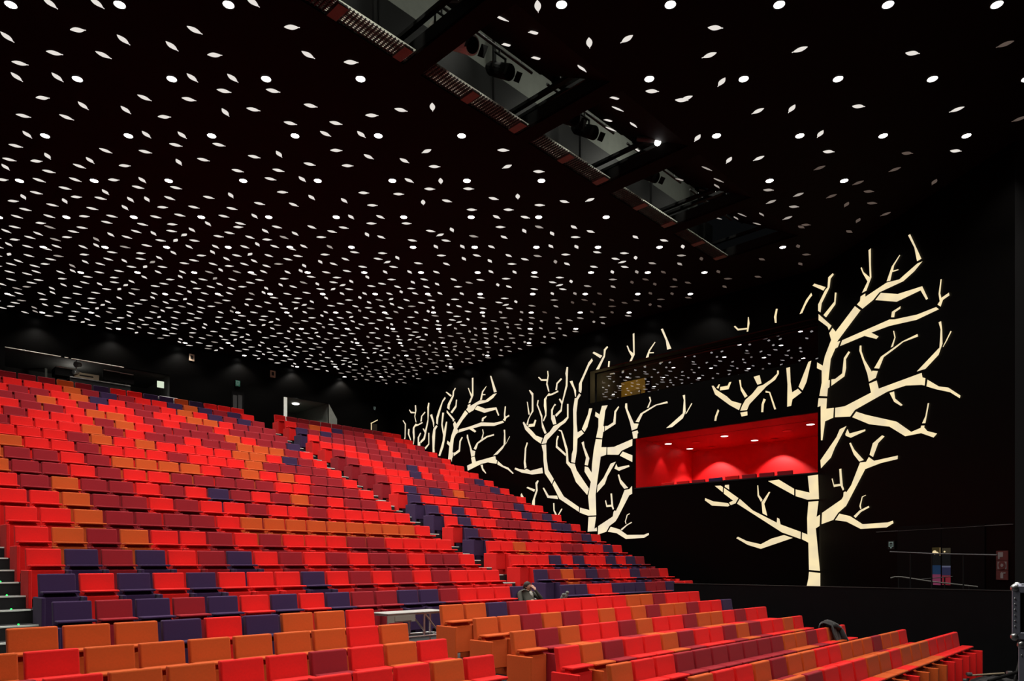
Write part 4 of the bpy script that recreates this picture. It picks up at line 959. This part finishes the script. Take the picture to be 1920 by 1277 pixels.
# back corner door, edge light painted as glowing strip, and red sign beside it
d3 = link('door_3', None, None, hit(698, 790, BW0, BW1, .02)); tag(d3, kind='structure')
bm = bmesh.new()
for (x0, y0, x1, y1) in ((695.5, 794, 708, 787.5), (696.3, 794, 696.3, 806)):
    tube(bm, hit(x0, y0, BW0, BW1, .04)-d3.location, hit(x1, y1, BW0, BW1, .04)-d3.location, .022, 6)
obj('edge_glow', bm, M['edge'], d3)
plate_px('door_leaf', 697, 795, 707, 815, BW0, BW1, .02, mat('door_brown', (.02, .014, .006), .5), d3, .01)
def fire_sign(W0, W1, x0, y0, x1, y1, lab, grow, mw):
    e = empty('fire_sign', hit((x0+x1)/2, (y0+y1)/2, W0, W1, .03), lab, 'sign')
    n = 3; w_, h_ = x1-x0, y1-y0
    for k in range(n):
        if grow: X0, Y0, X1, Y1 = x0, y0+h_*k/n+.3, x1, y0+h_*(k+1)/n-.3
        else: X0, Y0, X1, Y1 = x0+w_*k/n+.2, y0, x0+w_*(k+1)/n-.2, y1
        plate_px('sign_square', X0, Y0, X1, Y1, W0, W1, .03, M['signred'], e, .02)
        pw, ph = X1-X0, Y1-Y0
        def pl(a, b, c, d, nm='pictogram', o=.034, m=mw): plate_px(nm, X0+a*pw, Y0+b*ph, X0+c*pw, Y0+d*ph, W0, W1, o, m, e, .003)
        if k == 0:
            pl(.15, .15, .58, .66); pl(.15, .66, .30, .88)
        elif k == 1:
            pl(.12, .12, .88, .88)
            c = hit(X0+.5*pw, Y0+.5*ph, W0, W1, .038)-e.location; ax = (hit(X0+pw, Y0, W0, W1)-hit(X0, Y0, W0, W1)); ax.z = 0; L = ax.length; ax.normalize()
            def disc(r, o, m, nm):
                bm = bmesh.new(); nv = Vector((-ax.y, ax.x, 0)); nv = nv if nv.dot(hit(X0, Y0, W0, W1)) < 0 else -nv
                P = [c+ax*(math.cos(t*math.tau/16)*r*L)+Vector((0, 0, math.sin(t*math.tau/16)*r*L))+nv*o for t in range(16)]
                prism(bm, P, [p-nv*.003 for p in P]); obj(nm, bm, m, e)
            disc(.32, .002, M['signred'], 'hose_reel'); disc(.12, .005, mw, 'hose_hub')
        else:
            pl(.36, .28, .60, .84); pl(.42, .18, .54, .28, o=.035); pl(.60, .22, .80, .34, o=.036)
fire_sign(FOLD, WEND, 1867.7, 1032.5, 1889.7, 1087.5, 'three dim red fire squares, flag, hose reel and extinguisher, right of the door', True, M['signgrey'])
fire_sign(BW0, BW1, 737, 783.5, 752.5, 793, 'tiny dim red row of fire squares near the back corner', False, M['signred'])

# ------------------------------------------------------------------ control booth
def at_booth(x, y, dep): return hit(x, y, BW0, BW1, -dep)
brz = math.atan2(BW1[1]-BW0[1], BW1[0]-BW0[0])
bm = bmesh.new()
for (x0, x1, yy0, yy1) in ((9, 114, 649.5, 666), (121, 128, 667.5, 668.6), (134, 150, 669.5, 672), (150, 232, 672, 689.5)):
    p, q = hit(x0, yy0, BW0, BW1, .0), hit(x1, yy1, BW0, BW1, .0)
    p.z = q.z = boz-.01
    tube(bm, p, q, .022, 6)
bt = tag(obj('trim_4', bm, mat('soffit_edge', (.45, .43, .35), .5)), kind='structure')
p0 = at_booth(127, 708, .6); p1 = at_booth(240, 726, .6); dz = (p0.z+p1.z)/2
ctr = (p0+p1)/2; L = (p1-p0).length
e = empty('mixing_desk', (ctr.x, ctr.y, zfl), 'long dark control desk with a pale lit top in the booth', 'desk', rotz=brz)
hd = dz-zfl
bm = bmesh.new(); box(bm, -L/2, L/2, -.35, .45, hd-.05, hd, .01); obj('desk_top', bm, mat('desk_top_grey', (.22, .21, .20), .35, noise=.4, nscale=8), e)
bm = bmesh.new(); box(bm, -L/2, L/2, -.32, -.28, .05, hd-.05); obj('front_panel', bm, M['black'], e)
for s_ in (-1, 1):
    bm = bmesh.new(); box(bm, s_*(L/2-.06)-.04, s_*(L/2-.06)+.04, -.3, .4, 0, hd-.05); obj('leg', bm, M['black'], e)
def booth_item(name, lab, cat, x, y, dep, fn, grp=None, z=None):
    p = at_booth(x, y, dep)
    if z is not None: p.z = z
    e = empty(name, p, lab, cat, grp, brz); fn(e); return e
def monitor(e):
    bm = bmesh.new(); box(bm, -.30, .30, -.02, .03, .10, .48, .01); obj('screen_housing', bm, M['black'], e)
    bm = bmesh.new(); box(bm, -.27, .27, -.035, .03, .47, .50, .005); obj('top_edge', bm, M['white'], e)
    bm = bmesh.new(); box(bm, -.04, .04, -.02, .03, .0, .12); box(bm, -.14, .14, -.1, .1, 0, .02); obj('stand', bm, M['black'], e)
booth_item('monitor', 'small black monitor with lit top edge on the booth desk', 'monitor', 209, 720, .45, monitor, z=dz)
booth_item('monitor', 'black monitor with white top at the right end of the booth desk', 'monitor', 236, 724, .5, monitor, z=dz)
def carton(e):
    bm = bmesh.new(); box(bm, -.42, .42, -.22, .22, 0, .20, .01); obj('carton_body', bm, M['tan'], e)
    bm = bmesh.new(); box(bm, -.24, .22, -.228, -.22, .07, .12); obj('dark_opening', bm, M['black'], e)
booth_item('carton', 'tan open box standing on the left part of the booth desk', 'box', 160, 709, .5, carton, z=dz)
def rack(e):
    bm = bmesh.new(); box(bm, -.35, .35, -.25, .25, .45, .75, .02); box(bm, -.3, .3, -.2, .2, .0, .06); obj('cabinet', bm, M['black'], e)
    bm = bmesh.new()
    for s_ in (-.25, .25): tube(bm, (s_, 0, 0), (s_, 0, .5), .03, 8)
    obj('legs_frame', bm, M['black'], e)
    bm = bmesh.new(); box(bm, -.30, .33, -.26, .2, .75, .80, .01); obj('pale_top', bm, M['white'], e)
pr = at_booth(120, 700, .7)
booth_item('equipment_stand', 'dark equipment stand with pale top left of the booth desk', 'stand', 120, 700, .7, rack, z=dz-.45)
def followlamp(e):
    bm = bmesh.new()
    tube(bm, (0, 0, -.3), (0, 0, 1.35), .02, 8); obj('pole', bm, M['steel'], e)
    for k, (px, pz_, r) in enumerate(((-.10, 1.0, .10), (.16, 1.02, .07), (.05, .45, .11), (-.02, .15, .08))):
        bm = bmesh.new(); tube(bm, (px-.09, -.1, pz_), (px+.09, .02, pz_+.05), r, 10, r*.7); obj('lamp_head', bm, M['steel'], e)
booth_item('lamp_tree', 'pole of shiny silver lamps standing in the control booth', 'lamp', 143, 702, .3, followlamp, z=dz)
ps = at_booth(301, 721, .25)
bm = bmesh.new(); box(bm, -.13, .13, -.01, .01, -.13, .13, .004)
tag(obj('lit_notice', bm, M['screen'], None, ps, brz), 'small square white glowing sheet at the right end of the booth', 'notice')
ld = bpy.data.lights.new('booth_fill_light', 'POINT'); ld.energy = 10; ld.color = (1, .95, .85); ld.shadow_soft_size = .1  # unseen point light added to brighten the booth walls
o = bpy.data.objects.new('booth_fill_light', ld); COL.objects.link(o); q = at_booth(135, 690, 1.2); o.location = (q.x, q.y, boz-.35)
bm = bmesh.new(); pw_ = at_booth(86, 690, 2.2)
box(bm, -.04, .04, -.04, .04, 0, boz-zfl-.02); obj_ = obj('trim_5', bm, M['grey'], None, (pw_.x, pw_.y, zfl), brz); tag(obj_, kind='structure')
# corridor lamp
pl_ = hit(554.4, 751, BW0, BW1, -1.0); pl_.z = coz-.03
e = empty('corridor_lamp', pl_, 'bright oval lamp on the corridor ceiling behind the back wall', 'ceiling light')
bm = bmesh.new(); ball(bm, (0, 0, 0), .17, (1, 1, .25), 14); obj('diffuser', bm, M['boxlamp'], e, smooth=True)
ld = bpy.data.lights.new('corridor_beam', 'SPOT'); ld.energy = 160; ld.spot_size = math.radians(135); ld.spot_blend = .6; ld.shadow_soft_size = .1; ld.color = (.95, 1, .9)
o = bpy.data.objects.new('corridor_beam', ld); COL.objects.link(o); o.parent = e; o.location = (0, 0, -.08)

# small metal frame behind the last row
def frame_obj(name, lab, cat, p, rz, L, Wd, Hh, r, m, plates=True, mid=.45):
    e = empty(name, p, lab, cat, None, rz)
    for (sx, sy) in ((0, 0), (1, 0), (0, 1), (1, 1)):
        bm = bmesh.new(); tube(bm, (sx*L, sy*Wd, 0), (sx*L, sy*Wd, Hh), r, 8); obj('post', bm, m, e)
    for z in (Hh, Hh*mid):
        for (q0, q1) in (((0, 0), (L, 0)), ((0, Wd), (L, Wd)), ((0, 0), (0, Wd)), ((L, 0), (L, Wd))):
            bm = bmesh.new(); tube(bm, (*q0, z), (*q1, z), r, 8); obj('rail', bm, m, e)
    for y in (0, Wd):
        bm = bmesh.new(); tube(bm, (L*.62, y, Hh), (L*.92, y, Hh*mid), r*.8, 8); obj('brace', bm, m, e)
        bm = bmesh.new(); tube(bm, (L*.62, y, Hh*mid), (L*.62, y, Hh), r*.9, 8); obj('upright', bm, m, e)
    if plates:
        bm = bmesh.new(); box(bm, -.02, L*.45, -.02, .0, Hh-.13, Hh+.01); box(bm, L*.1, L*.38, -.03, -.02, Hh-.11, Hh-.03); obj('bracket_plate', bm, M['boxgrey'], e)
        bm = bmesh.new(); box(bm, -.03, L+.02, -.03, Wd+.03, Hh+r*.5, Hh+r*.5+.02, .004); obj('top_plate', bm, mat('alu_plate', (.34, .34, .32), .5), e)
    return e
zr1 = -RR[1][1]*PT-BT
frame_obj('truss_stand', 'silver tubular truss stand between the two front blocks', 'truss', ad(13.0*PT, 17.75*PT, zr1), TH, 1.25, .42, .80, .020, M['steel'], True, .50)
q = hit(288, 752, BW0, BW1, 1.0)
frame_obj('metal_stand', 'small silver metal frame behind the top row of seats', 'stand', ad(toad((q.x, q.y))[0], Du(-17)+.45, Hu(-17)-BT), TH, .62, .3, 1.03, .03, M['white'], False, .80)
# grey crate by the end of the first upper front row
pc_ = ad(32.0*PT, 18.1*PT, zr1)
e = empty('crate', pc_, 'low grey crate at the wall end of the rearmost front right row', 'crate', rotz=TH)
bm = bmesh.new(); box(bm, 0, .34, 0, .5, 0, .76, .01); obj('crate_body', bm, M['boxgrey'], e)
bm = bmesh.new(); box(bm, -.01, .35, -.01, .51, .76, .80, .008); obj('lid', bm, M['tan'], e)

# ------------------------------------------------------------------ right side: door, rails, flight case, gear
d4 = link('door_4', None, None, hit(1765, 1090, FOLD, WEND, .02)); tag(d4, kind='structure')
for (x0, x1) in ((1683, 1764.6), (1765.4, 1846)): plate_px('door_leaf', x0, 985, x1, 1175, FOLD, WEND, .02, M['gloss'], d4, .02)
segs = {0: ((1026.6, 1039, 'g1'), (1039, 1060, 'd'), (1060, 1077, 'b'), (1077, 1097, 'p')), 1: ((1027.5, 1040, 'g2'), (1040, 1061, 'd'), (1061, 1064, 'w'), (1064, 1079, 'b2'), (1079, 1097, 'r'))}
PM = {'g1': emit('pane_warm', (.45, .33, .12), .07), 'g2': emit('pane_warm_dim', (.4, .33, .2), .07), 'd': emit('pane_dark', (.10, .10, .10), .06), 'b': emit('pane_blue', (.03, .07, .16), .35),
 'p': emit('pane_pink', (.52, .10, .22), .26), 'w': emit('pane_pale', (.3, .32, .5), .25), 'b2': emit('pane_indigo', (.05, .05, .12), .35), 'r': emit('pane_red', (.5, .05, .08), .28)}  # light in the door glass painted as glowing colour bands
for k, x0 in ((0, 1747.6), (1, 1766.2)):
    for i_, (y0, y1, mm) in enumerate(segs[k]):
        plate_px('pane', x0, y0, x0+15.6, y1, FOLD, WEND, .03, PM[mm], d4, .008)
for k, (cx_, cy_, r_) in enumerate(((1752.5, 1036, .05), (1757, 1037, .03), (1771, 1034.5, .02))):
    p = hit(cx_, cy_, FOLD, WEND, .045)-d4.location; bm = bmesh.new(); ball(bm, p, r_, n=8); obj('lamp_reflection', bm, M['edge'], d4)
plate_px('edge_strip', 1761.8, 1027, 1763.0, 1042, FOLD, WEND, .04, mat('edge_brass', (.5, .4, .2), .4), d4, .004)
# trim line over the door
bm = bmesh.new(); tube(bm, hit(1643, 998, FOLD, WEND, .01), hit(1900, 983, FOLD, WEND, .01), .012, 6)
tag(obj('trim_6', bm, mat('trim_grey', (.03, .03, .03), .4)), kind='structure')
# handrails on the gallery side of the parapet: plane of constant a
def hita(x, y, a):
    r = ray(x, y); t = a/(r.x*CS+r.y*SN); return Vector((r.x*t, r.y*t, r.z*t+ZC))
RAI = [33.2*PT, 33.9*PT, 34.6*PT]
def rail(name, pts, r, lab, m):
    ra = RAI.pop(0)
    P = [hita(x, y, ra) for x, y in pts]; e = empty(name, P[0], lab, 'handrail')
    bm = bmesh.new()
    for i in range(len(P)-1):
        tube(bm, P[i]-P[0], P[i+1]-P[0], r, 8)
        ball(bm, P[i+1]-P[0], r, n=8)
    obj('rail', bm, m, e)
    for k in range(1, 4):
        t = k/4*(len(P)-1); i = int(t); q = P[i].lerp(P[min(i+1, len(P)-1)], t-i)-P[0]
        bm = bmesh.new(); tube(bm, q, Vector((q.x, q.y, ZC-1.35-P[0].z)), .016, 6); obj('post', bm, M['black'], e)
rgrey = mat('rail_grey', (.04, .04, .045), .5)
rail('handrail', [(1668.5, 1034.7), (1747, 1038.2), (1869, 1040.8)], .016, 'long level grey handrail crossing the glazed double door', rgrey)
rail('handrail', [(1670, 1084), (1679, 1081.5), (1691, 1082), (1748, 1090.7), (1786, 1095), (1849, 1102), (1892, 1106)], .017, 'sloping grey handrail falling to the right below the door windows', mat('rail_pale', (.08, .08, .07), .5))
rail('handrail', [(1728, 1086), (1786, 1081), (1849, 1065.7), (1869, 1065.4)], .010, 'thin faint handrail rising to the right towards the fire squares', mat('rail_dim', (.012, .012, .012), .5))
bm = bmesh.new(); adbox(bm, PA+.14, 38.2*PT, 1.2, 19.0*PT, -1.45, -1.35)
tag(obj('floor_gallery', bm, M['floor']), kind='structure')

def flight_case(e, x0, x1, y0, y1, z0, z1):
    bm = bmesh.new(); box(bm, x0+.008, x1-.008, y0+.008, y1-.008, z0+.008, z1-.008); obj('panel_body', bm, M['black'], e)
    t = .045
    for (xa, ya) in ((x0, y0), (x1-t, y0), (x0, y1-t), (x1-t, y1-t)):
        bm = bmesh.new(); box(bm, xa, xa+t, ya, ya+t, z0+.03, z1-.03, .004); obj('edge_profile', bm, M['alu'], e)
    for z in (z0, z1-t):
        for (c, d) in (((x0+.03, y0, x1-.03, y0+t), 0), ((x0+.03, y1-t, x1-.03, y1), 0), ((x0, y0+.03, x0+t, y1-.03), 0), ((x1-t, y0+.03, x1, y1-.03), 0)):
            bm = bmesh.new(); box(bm, c[0], c[2], c[1], c[3], z, z+t, .004); obj('edge_profile', bm, M['alu'], e)
    for xa in (x0, x1):
        for ya in (y0, y1):
            for z in (z0, z1):
                bm = bmesh.new(); ball(bm, (xa+(.016 if xa == x0 else -.016), ya+(.016 if ya == y0 else -.016), z+(.016 if z == z0 else -.016)), .026, n=10); obj('ball_corner', bm, M['steel'], e, smooth=True)
    for k in range(6):
        z = z0+.08+(z1-z0-.16)*k/5
        bm = bmesh.new(); ball(bm, (x0+.016, y0-.001, z), .005, n=6); obj('rivet', bm, M['steel'], e)
cx0 = hitz(1899, 1100, 4.4)
zt_ = ZC-(1098-CY)*4.4/F; zj = ZC-(1200-CY)*4.4/F
e = empty('flight_case', (cx0.x, cx0.y, 0), 'tall lower black flight case with aluminium edges at the right picture edge', 'flight case', 'flight cases', math.radians(-36.5))
flight_case(e, .028, .75, 0, .6, 0, zj-.012)
bm = bmesh.new(); box(bm, .10, .22, -.02, .0, zj-.12, zj-.02, .006); obj('latch', bm, M['steel'], e)
bm = bmesh.new(); box(bm, .07, .72, -.006, .01, zj-.17, zj-.145, .003); obj('band', bm, M['alu'], e)
e = empty('flight_case', (cx0.x, cx0.y, zj), 'upper black flight case with silver corners stacked at the right picture edge', 'flight case', 'flight cases', math.radians(-36.5))
flight_case(e, -.005, .72, 0, .6, .004, zt_-zj)
bm = bmesh.new(); box(bm, .06, .6, .04, .5, zt_-zj, zt_-zj+.006); obj('lid_label', bm, M['white'], e)

# black gear on the floor beyond the cases
g0 = hitz(1868, 1262, 1.0)
def onfloor(x, y): r = ray(x, y); t = -ZC/r.z; return Vector((r.x*t, r.y*t, 0))
gp0 = onfloor(1864, 1298)
e = empty('folded_gear', gp0, 'heap of folded black stage gear with chrome ends on the floor', 'stage gear')
bm = bmesh.new(); ball(bm, (0, 0, .10), .42, (1.1, .8, .42), 16)
for v in bm.verts: v.co += Vector((random.uniform(-.02, .02), random.uniform(-.02, .02), random.uniform(-.02, .03))); v.co.z = max(v.co.z, 0)
obj('black_bag', bm, M['cloth'], e)
for (q0, q1, r, m) in (((-.48, 0, .30), (.25, .1, .33), .016, 'tan'), ((-.62, -.1, .02), (-.50, -.05, .26), .022, 'black'), ((-.3, -.3, .25), (.42, -.1, .40), .03, 'black'), ((.2, -.2, .10), (.55, .1, .62), .025, 'black')):
    bm = bmesh.new(); tube(bm, q0, q1, r, 10); obj('tube', bm, M[m], e)
for q0 in ((-.50, 0, .33), (-.62, -.02, .22), (.30, .1, .34)):
    bm = bmesh.new(); tube(bm, q0, Vector(q0)+Vector((.09, 0, 0)), .03, 10); obj('chrome_end', bm, M['steel'], e)

# ------------------------------------------------------------------ jacket over the second last seat of the third front row
D5, h5 = RR[5]; ja = (RA[5]+14.45)*PT; jp = ad(ja, D5*PT, -h5*PT)
bm = bmesh.new()
nx, ny = 14, 22
prof = []
for k in range(ny+1):
    t = k/ny
    if t < .45: y = -.05-.20*(1-t/.45)*.6-.0; z = -.42+.46*(t/.45)
    elif t < .62: u_ = (t-.45)/.17; y = -.05+.22*u_; z = .04+.05*math.sin(u_*math.pi)
    else: u_ = (t-.62)/.38; y = .17+.06*u_; z = .04-.40*u_
    prof.append((y, z))
grid = []
for i in range(nx+1):
    u_ = i/nx; r_ = []
    for k, (y, z) in enumerate(prof):
        wdt = .40*(1.0-.25*abs(k/ny-.5)); x = (u_-.5)*wdt+.03*math.sin(k*.6)
        f_ = .018*math.sin(u_*17+k*.25)+.012*math.sin(u_*31-k*.4)
        sgn = -1 if k/ny < .5 else 1
        zz = z+.05*math.sin(u_*math.pi)*(1 if .35 < k/ny < .7 else .2)-(.06*abs(u_-.5) if k/ny < .1 else 0)
        r_.append(bm.verts.new((x, y+sgn*abs(f_)+sgn*.01, zz+f_*.5)))
    grid.append(r_)
for i in range(nx):
    for k in range(ny): bm.faces.new((grid[i][k], grid[i+1][k], grid[i+1][k+1], grid[i][k+1]))
jk = empty('jacket', jp, 'crumpled black jacket hung over a seat near the wall end', 'jacket', rotz=TH)
me = finish('body', bm, M['cloth'], True); jo = link('body', me, jk); sm = jo.modifiers.new('s', 'SOLIDIFY'); sm.thickness = .018; sm.offset = 0
bm = bmesh.new(); tube(bm, (.12, -.15, -.05), (.22, -.30, -.42), .055, 10, .045); tube(bm, (-.12, -.10, .06), (.10, -.14, -.02), .05, 10, .05)
obj('sleeve', bm, M['cloth'], jk, smooth=True)

# ------------------------------------------------------------------ the man
def P3(a, D, z): return ad(a, D, z)
zs0 = Hu(0)-BT
joints = {   # name: (position, radius, parent)
 'pelvis': (P3(12.36, 11.28, zs0+.54), .150, None),
 'waist': (P3(12.37, 11.40, zs0+.66), .140, 'pelvis'),
 'chest': (P3(12.39, 11.50, zs0+.80), .155, 'waist'),
 'neckb': (P3(12.40, 11.50, -.655), .075, 'chest'),
 'head0': (P3(12.41, 11.45, -.61), .060, 'neckb'),
 'shR': (P3(12.22, 11.52, -.70), .070, 'neckb'), 'elR': (P3(12.10, 11.34, -.93), .052, 'shR'), 'wrR': (P3(12.22, 11.16, -.865), .030, 'elR'),
 'shL': (P3(12.60, 11.48, -.70), .070, 'neckb'), 'elL': (P3(12.68, 11.20, -.86), .052, 'shL'), 'wrL': (P3(12.50, 11.26, -.635), .030, 'elL'),
 'hipR': (P3(12.28, 11.24, zs0+.52), .100, 'pelvis'), 'knR': (P3(12.05, 10.74, zs0+.58), .070, 'hipR'), 'anR': (P3(11.66, 9.80, -.83), .042, 'knR'), 'toR': (P3(11.64, 9.72, -.72), .035, 'anR'),
 'hipL': (P3(12.46, 11.24, zs0+.52), .100, 'pelvis'), 'knL': (P3(12.20, 10.74, zs0+.60), .070, 'hipL'), 'anL': (P3(11.76, 9.79, -.80), .042, 'knL'), 'toL': (P3(11.75, 9.71, -.68), .035, 'anL'),
}
# hands: palm and five fingers each
def hand(pref, wr, palm_dir, up, side, curl):
    w_ = joints[wr][0]; d_ = Vector(palm_dir).normalized(); u_ = Vector(up).normalized(); s_ = d_.cross(u_).normalized()*side
    joints[pref+'p'] = (w_+d_*.055, .026, wr)
    for k, (off, ln) in enumerate(((-.030, .062), (-.010, .074), (.010, .070), (.029, .056))):
        b = w_+d_*.095+s_*off; joints[pref+'f%da' % k] = (b, .0105, pref+'p')
        joints[pref+'f%db' % k] = (b+d_*ln*.5+u_*curl*.4, .0095, pref+'f%da' % k); joints[pref+'f%dc' % k] = (b+d_*ln*.85+u_*curl, .008, pref+'f%db' % k)
    joints[pref+'ta'] = (w_+d_*.045-s_*.042, .011, pref+'p'); joints[pref+'tb'] = (w_+d_*.078-s_*.058+u_*curl*.5, .009, pref+'ta')
hand('L', 'wrL', P3(12.45, 11.34, -.50)-P3(12.50, 11.26, -.635), P3(0, 1, 0)-P3(0, 0, 0), 1, .02)
hand('R', 'wrR', P3(12.36, 11.12, -.85)-P3(12.22, 11.16, -.865), (0, 0, -1), 1, .015)
names = list(joints); me = bpy.data.meshes.new('person_body')
root = joints['pelvis'][0].copy(); root.z = zs0+ZC
me.from_pydata([joints[n][0]-root for n in names], [(names.index(joints[n][2]), names.index(n)) for n in names if joints[n][2]], [])
pe = empty('person', root, 'dark-haired man in a dark jacket slouching with hand on forehead, feet up', 'person')
tmp = bpy.data.objects.new('tmp', me); COL.objects.link(tmp)
sk = tmp.modifiers.new('skin', 'SKIN'); sk.use_smooth_shade = True
for i, n in enumerate(names):
    r = joints[n][1]; me.skin_vertices[0].data[i].radius = (r, r); me.skin_vertices[0].data[i].use_root = (n == 'pelvis')
ss = tmp.modifiers.new('sub', 'SUBSURF'); ss.levels = 2; ss.render_levels = 2
dg = bpy.context.evaluated_depsgraph_get(); ev = bpy.data.meshes.new_from_object(tmp.evaluated_get(dg)); bpy.data.objects.remove(tmp)
ev.materials.clear()
for m in ('jacket', 'skin', 'trousers', 'black', 'shirt'): ev.materials.append(M[m])
JL = [(n, joints[n][0]-root) for n in names]
segs_ = [(n, joints[n][0]-root, joints[joints[n][2]][0]-root) for n in names if joints[n][2]]
wl, wr_ = joints['wrL'][0]-root, joints['wrR'][0]-root
for f in ev.polygons:
    c = f.center; best = None; bd = 1e9
    for n, a_, b_ in segs_:
        ab = b_-a_; t = max(0, min(1, (c-a_).dot(ab)/max(1e-9, ab.length_squared))); d_ = (a_+ab*t-c).length-joints[n][1]*.6
        if d_ < bd: bd = d_; best = n
    k = 0
    if best in ('hipR', 'hipL', 'knR', 'knL', 'anR', 'anL'): k = 2
    elif best in ('toR', 'toL'): k = 3
    elif best == 'head0' or (best[0] in 'LR' and len(best) <= 4 and best[1] in 'pft'): k = 1
    f.material_index = k; f.use_smooth = True
link('body', ev, pe)
# head
hc = P3(12.42, 11.44, -.545)-root
HD = link('head', None, pe)
fd = (P3(12.62, 10.98, -.75)-P3(12.42, 11.44, -.545)).normalized()     # face looks forward and down
q = Vector((0, -1, 0)).rotation_difference(fd)
bm = bmesh.new(); bmesh.ops.create_uvsphere(bm, u_segments=24, v_segments=16, radius=1)
for v in bm.verts:
    x, y, z = v.co
    sx, sy, sz = .076, .094, .112
    if z < 0: sx *= 1-.28*(-z)**1.5; sy *= 1-.10*(-z)
    v.co = Vector((x*sx, y*sy, z*sz))
    if y < -.5 and -.15 < z < .12: v.co.y += .004
ball(bm, (0, -.098, -.012), .014, (.8, 1.0, 1.7), 8)
for s_ in (-1, 1): ball(bm, (s_*.076, .008, -.005), .026, (.35, .8, 1.2), 8)
tube(bm, (0, .01, -.06), (0, .035, -.15), .055, 12)
for m_, nm, fn in (('skin', 'skull', None),):
    me_ = finish(nm, bm, M[m_], True)
bpy.data.objects.remove(HD)
hd = link('head', me_, pe, hc); hd.rotation_mode = 'QUATERNION'; hd.rotation_quaternion = q
bm = bmesh.new()
for s_ in (-1, 1): ball(bm, (s_*.030, -.083, .010), .011, (1.2, .6, .6), 8); box(bm, s_*.030-.017, s_*.030+.017, -.093, -.084, .026, .033)
box(bm, -.022, .022, -.090, -.080, -.056, -.049); obj('eyes_and_mouth', bm, M['hair'], hd)
bm = bmesh.new(); bmesh.ops.create_uvsphere(bm, u_segments=24, v_segments=16, radius=1)
for v in bm.verts:
    x, y, z = v.co; v.co = Vector((x*.086, y*.104+.012, z*.120+.006))
bmesh.ops.delete(bm, geom=[v for v in bm.verts if (v.co.y < -.035 and v.co.z < .078) or v.co.z < -.075], context='VERTS')
for v in bm.verts: v.co += Vector((random.uniform(-.004, .004),)*3)
obj('hair', bm, M['hair'], hd, smooth=True)
bm = bmesh.new()
for s_ in (-1, 1): tube(bm, (s_*.05, -.02, -.09), (s_*.085, .02, -.115), .014, 8)
obj('collar', bm, M['white'], hd)
bm = bmesh.new(); c = P3(12.41, 11.345, -.76)-root; ball(bm, c, .075, (1, .6, 1.5), 12); obj('shirt_front', bm, M['shirt'], pe, smooth=True)
for sfx, n, t_ in (('R', 'anR', 'toR'), ('L', 'anL', 'toL')):
    a_, b_ = joints[n][0]-root, joints[t_][0]-root; bm = bmesh.new()
    d_ = (b_-a_).normalized(); hl = a_-d_*.03+Vector((0, 0, -.0))
    tube(bm, hl, b_+d_*.07, .048, 12, .036); ball(bm, b_+d_*.075, .040, n=12); obj('shoe', bm, mat('shoe_grey', (.10, .11, .10), .7, noise=.3), pe, smooth=True)
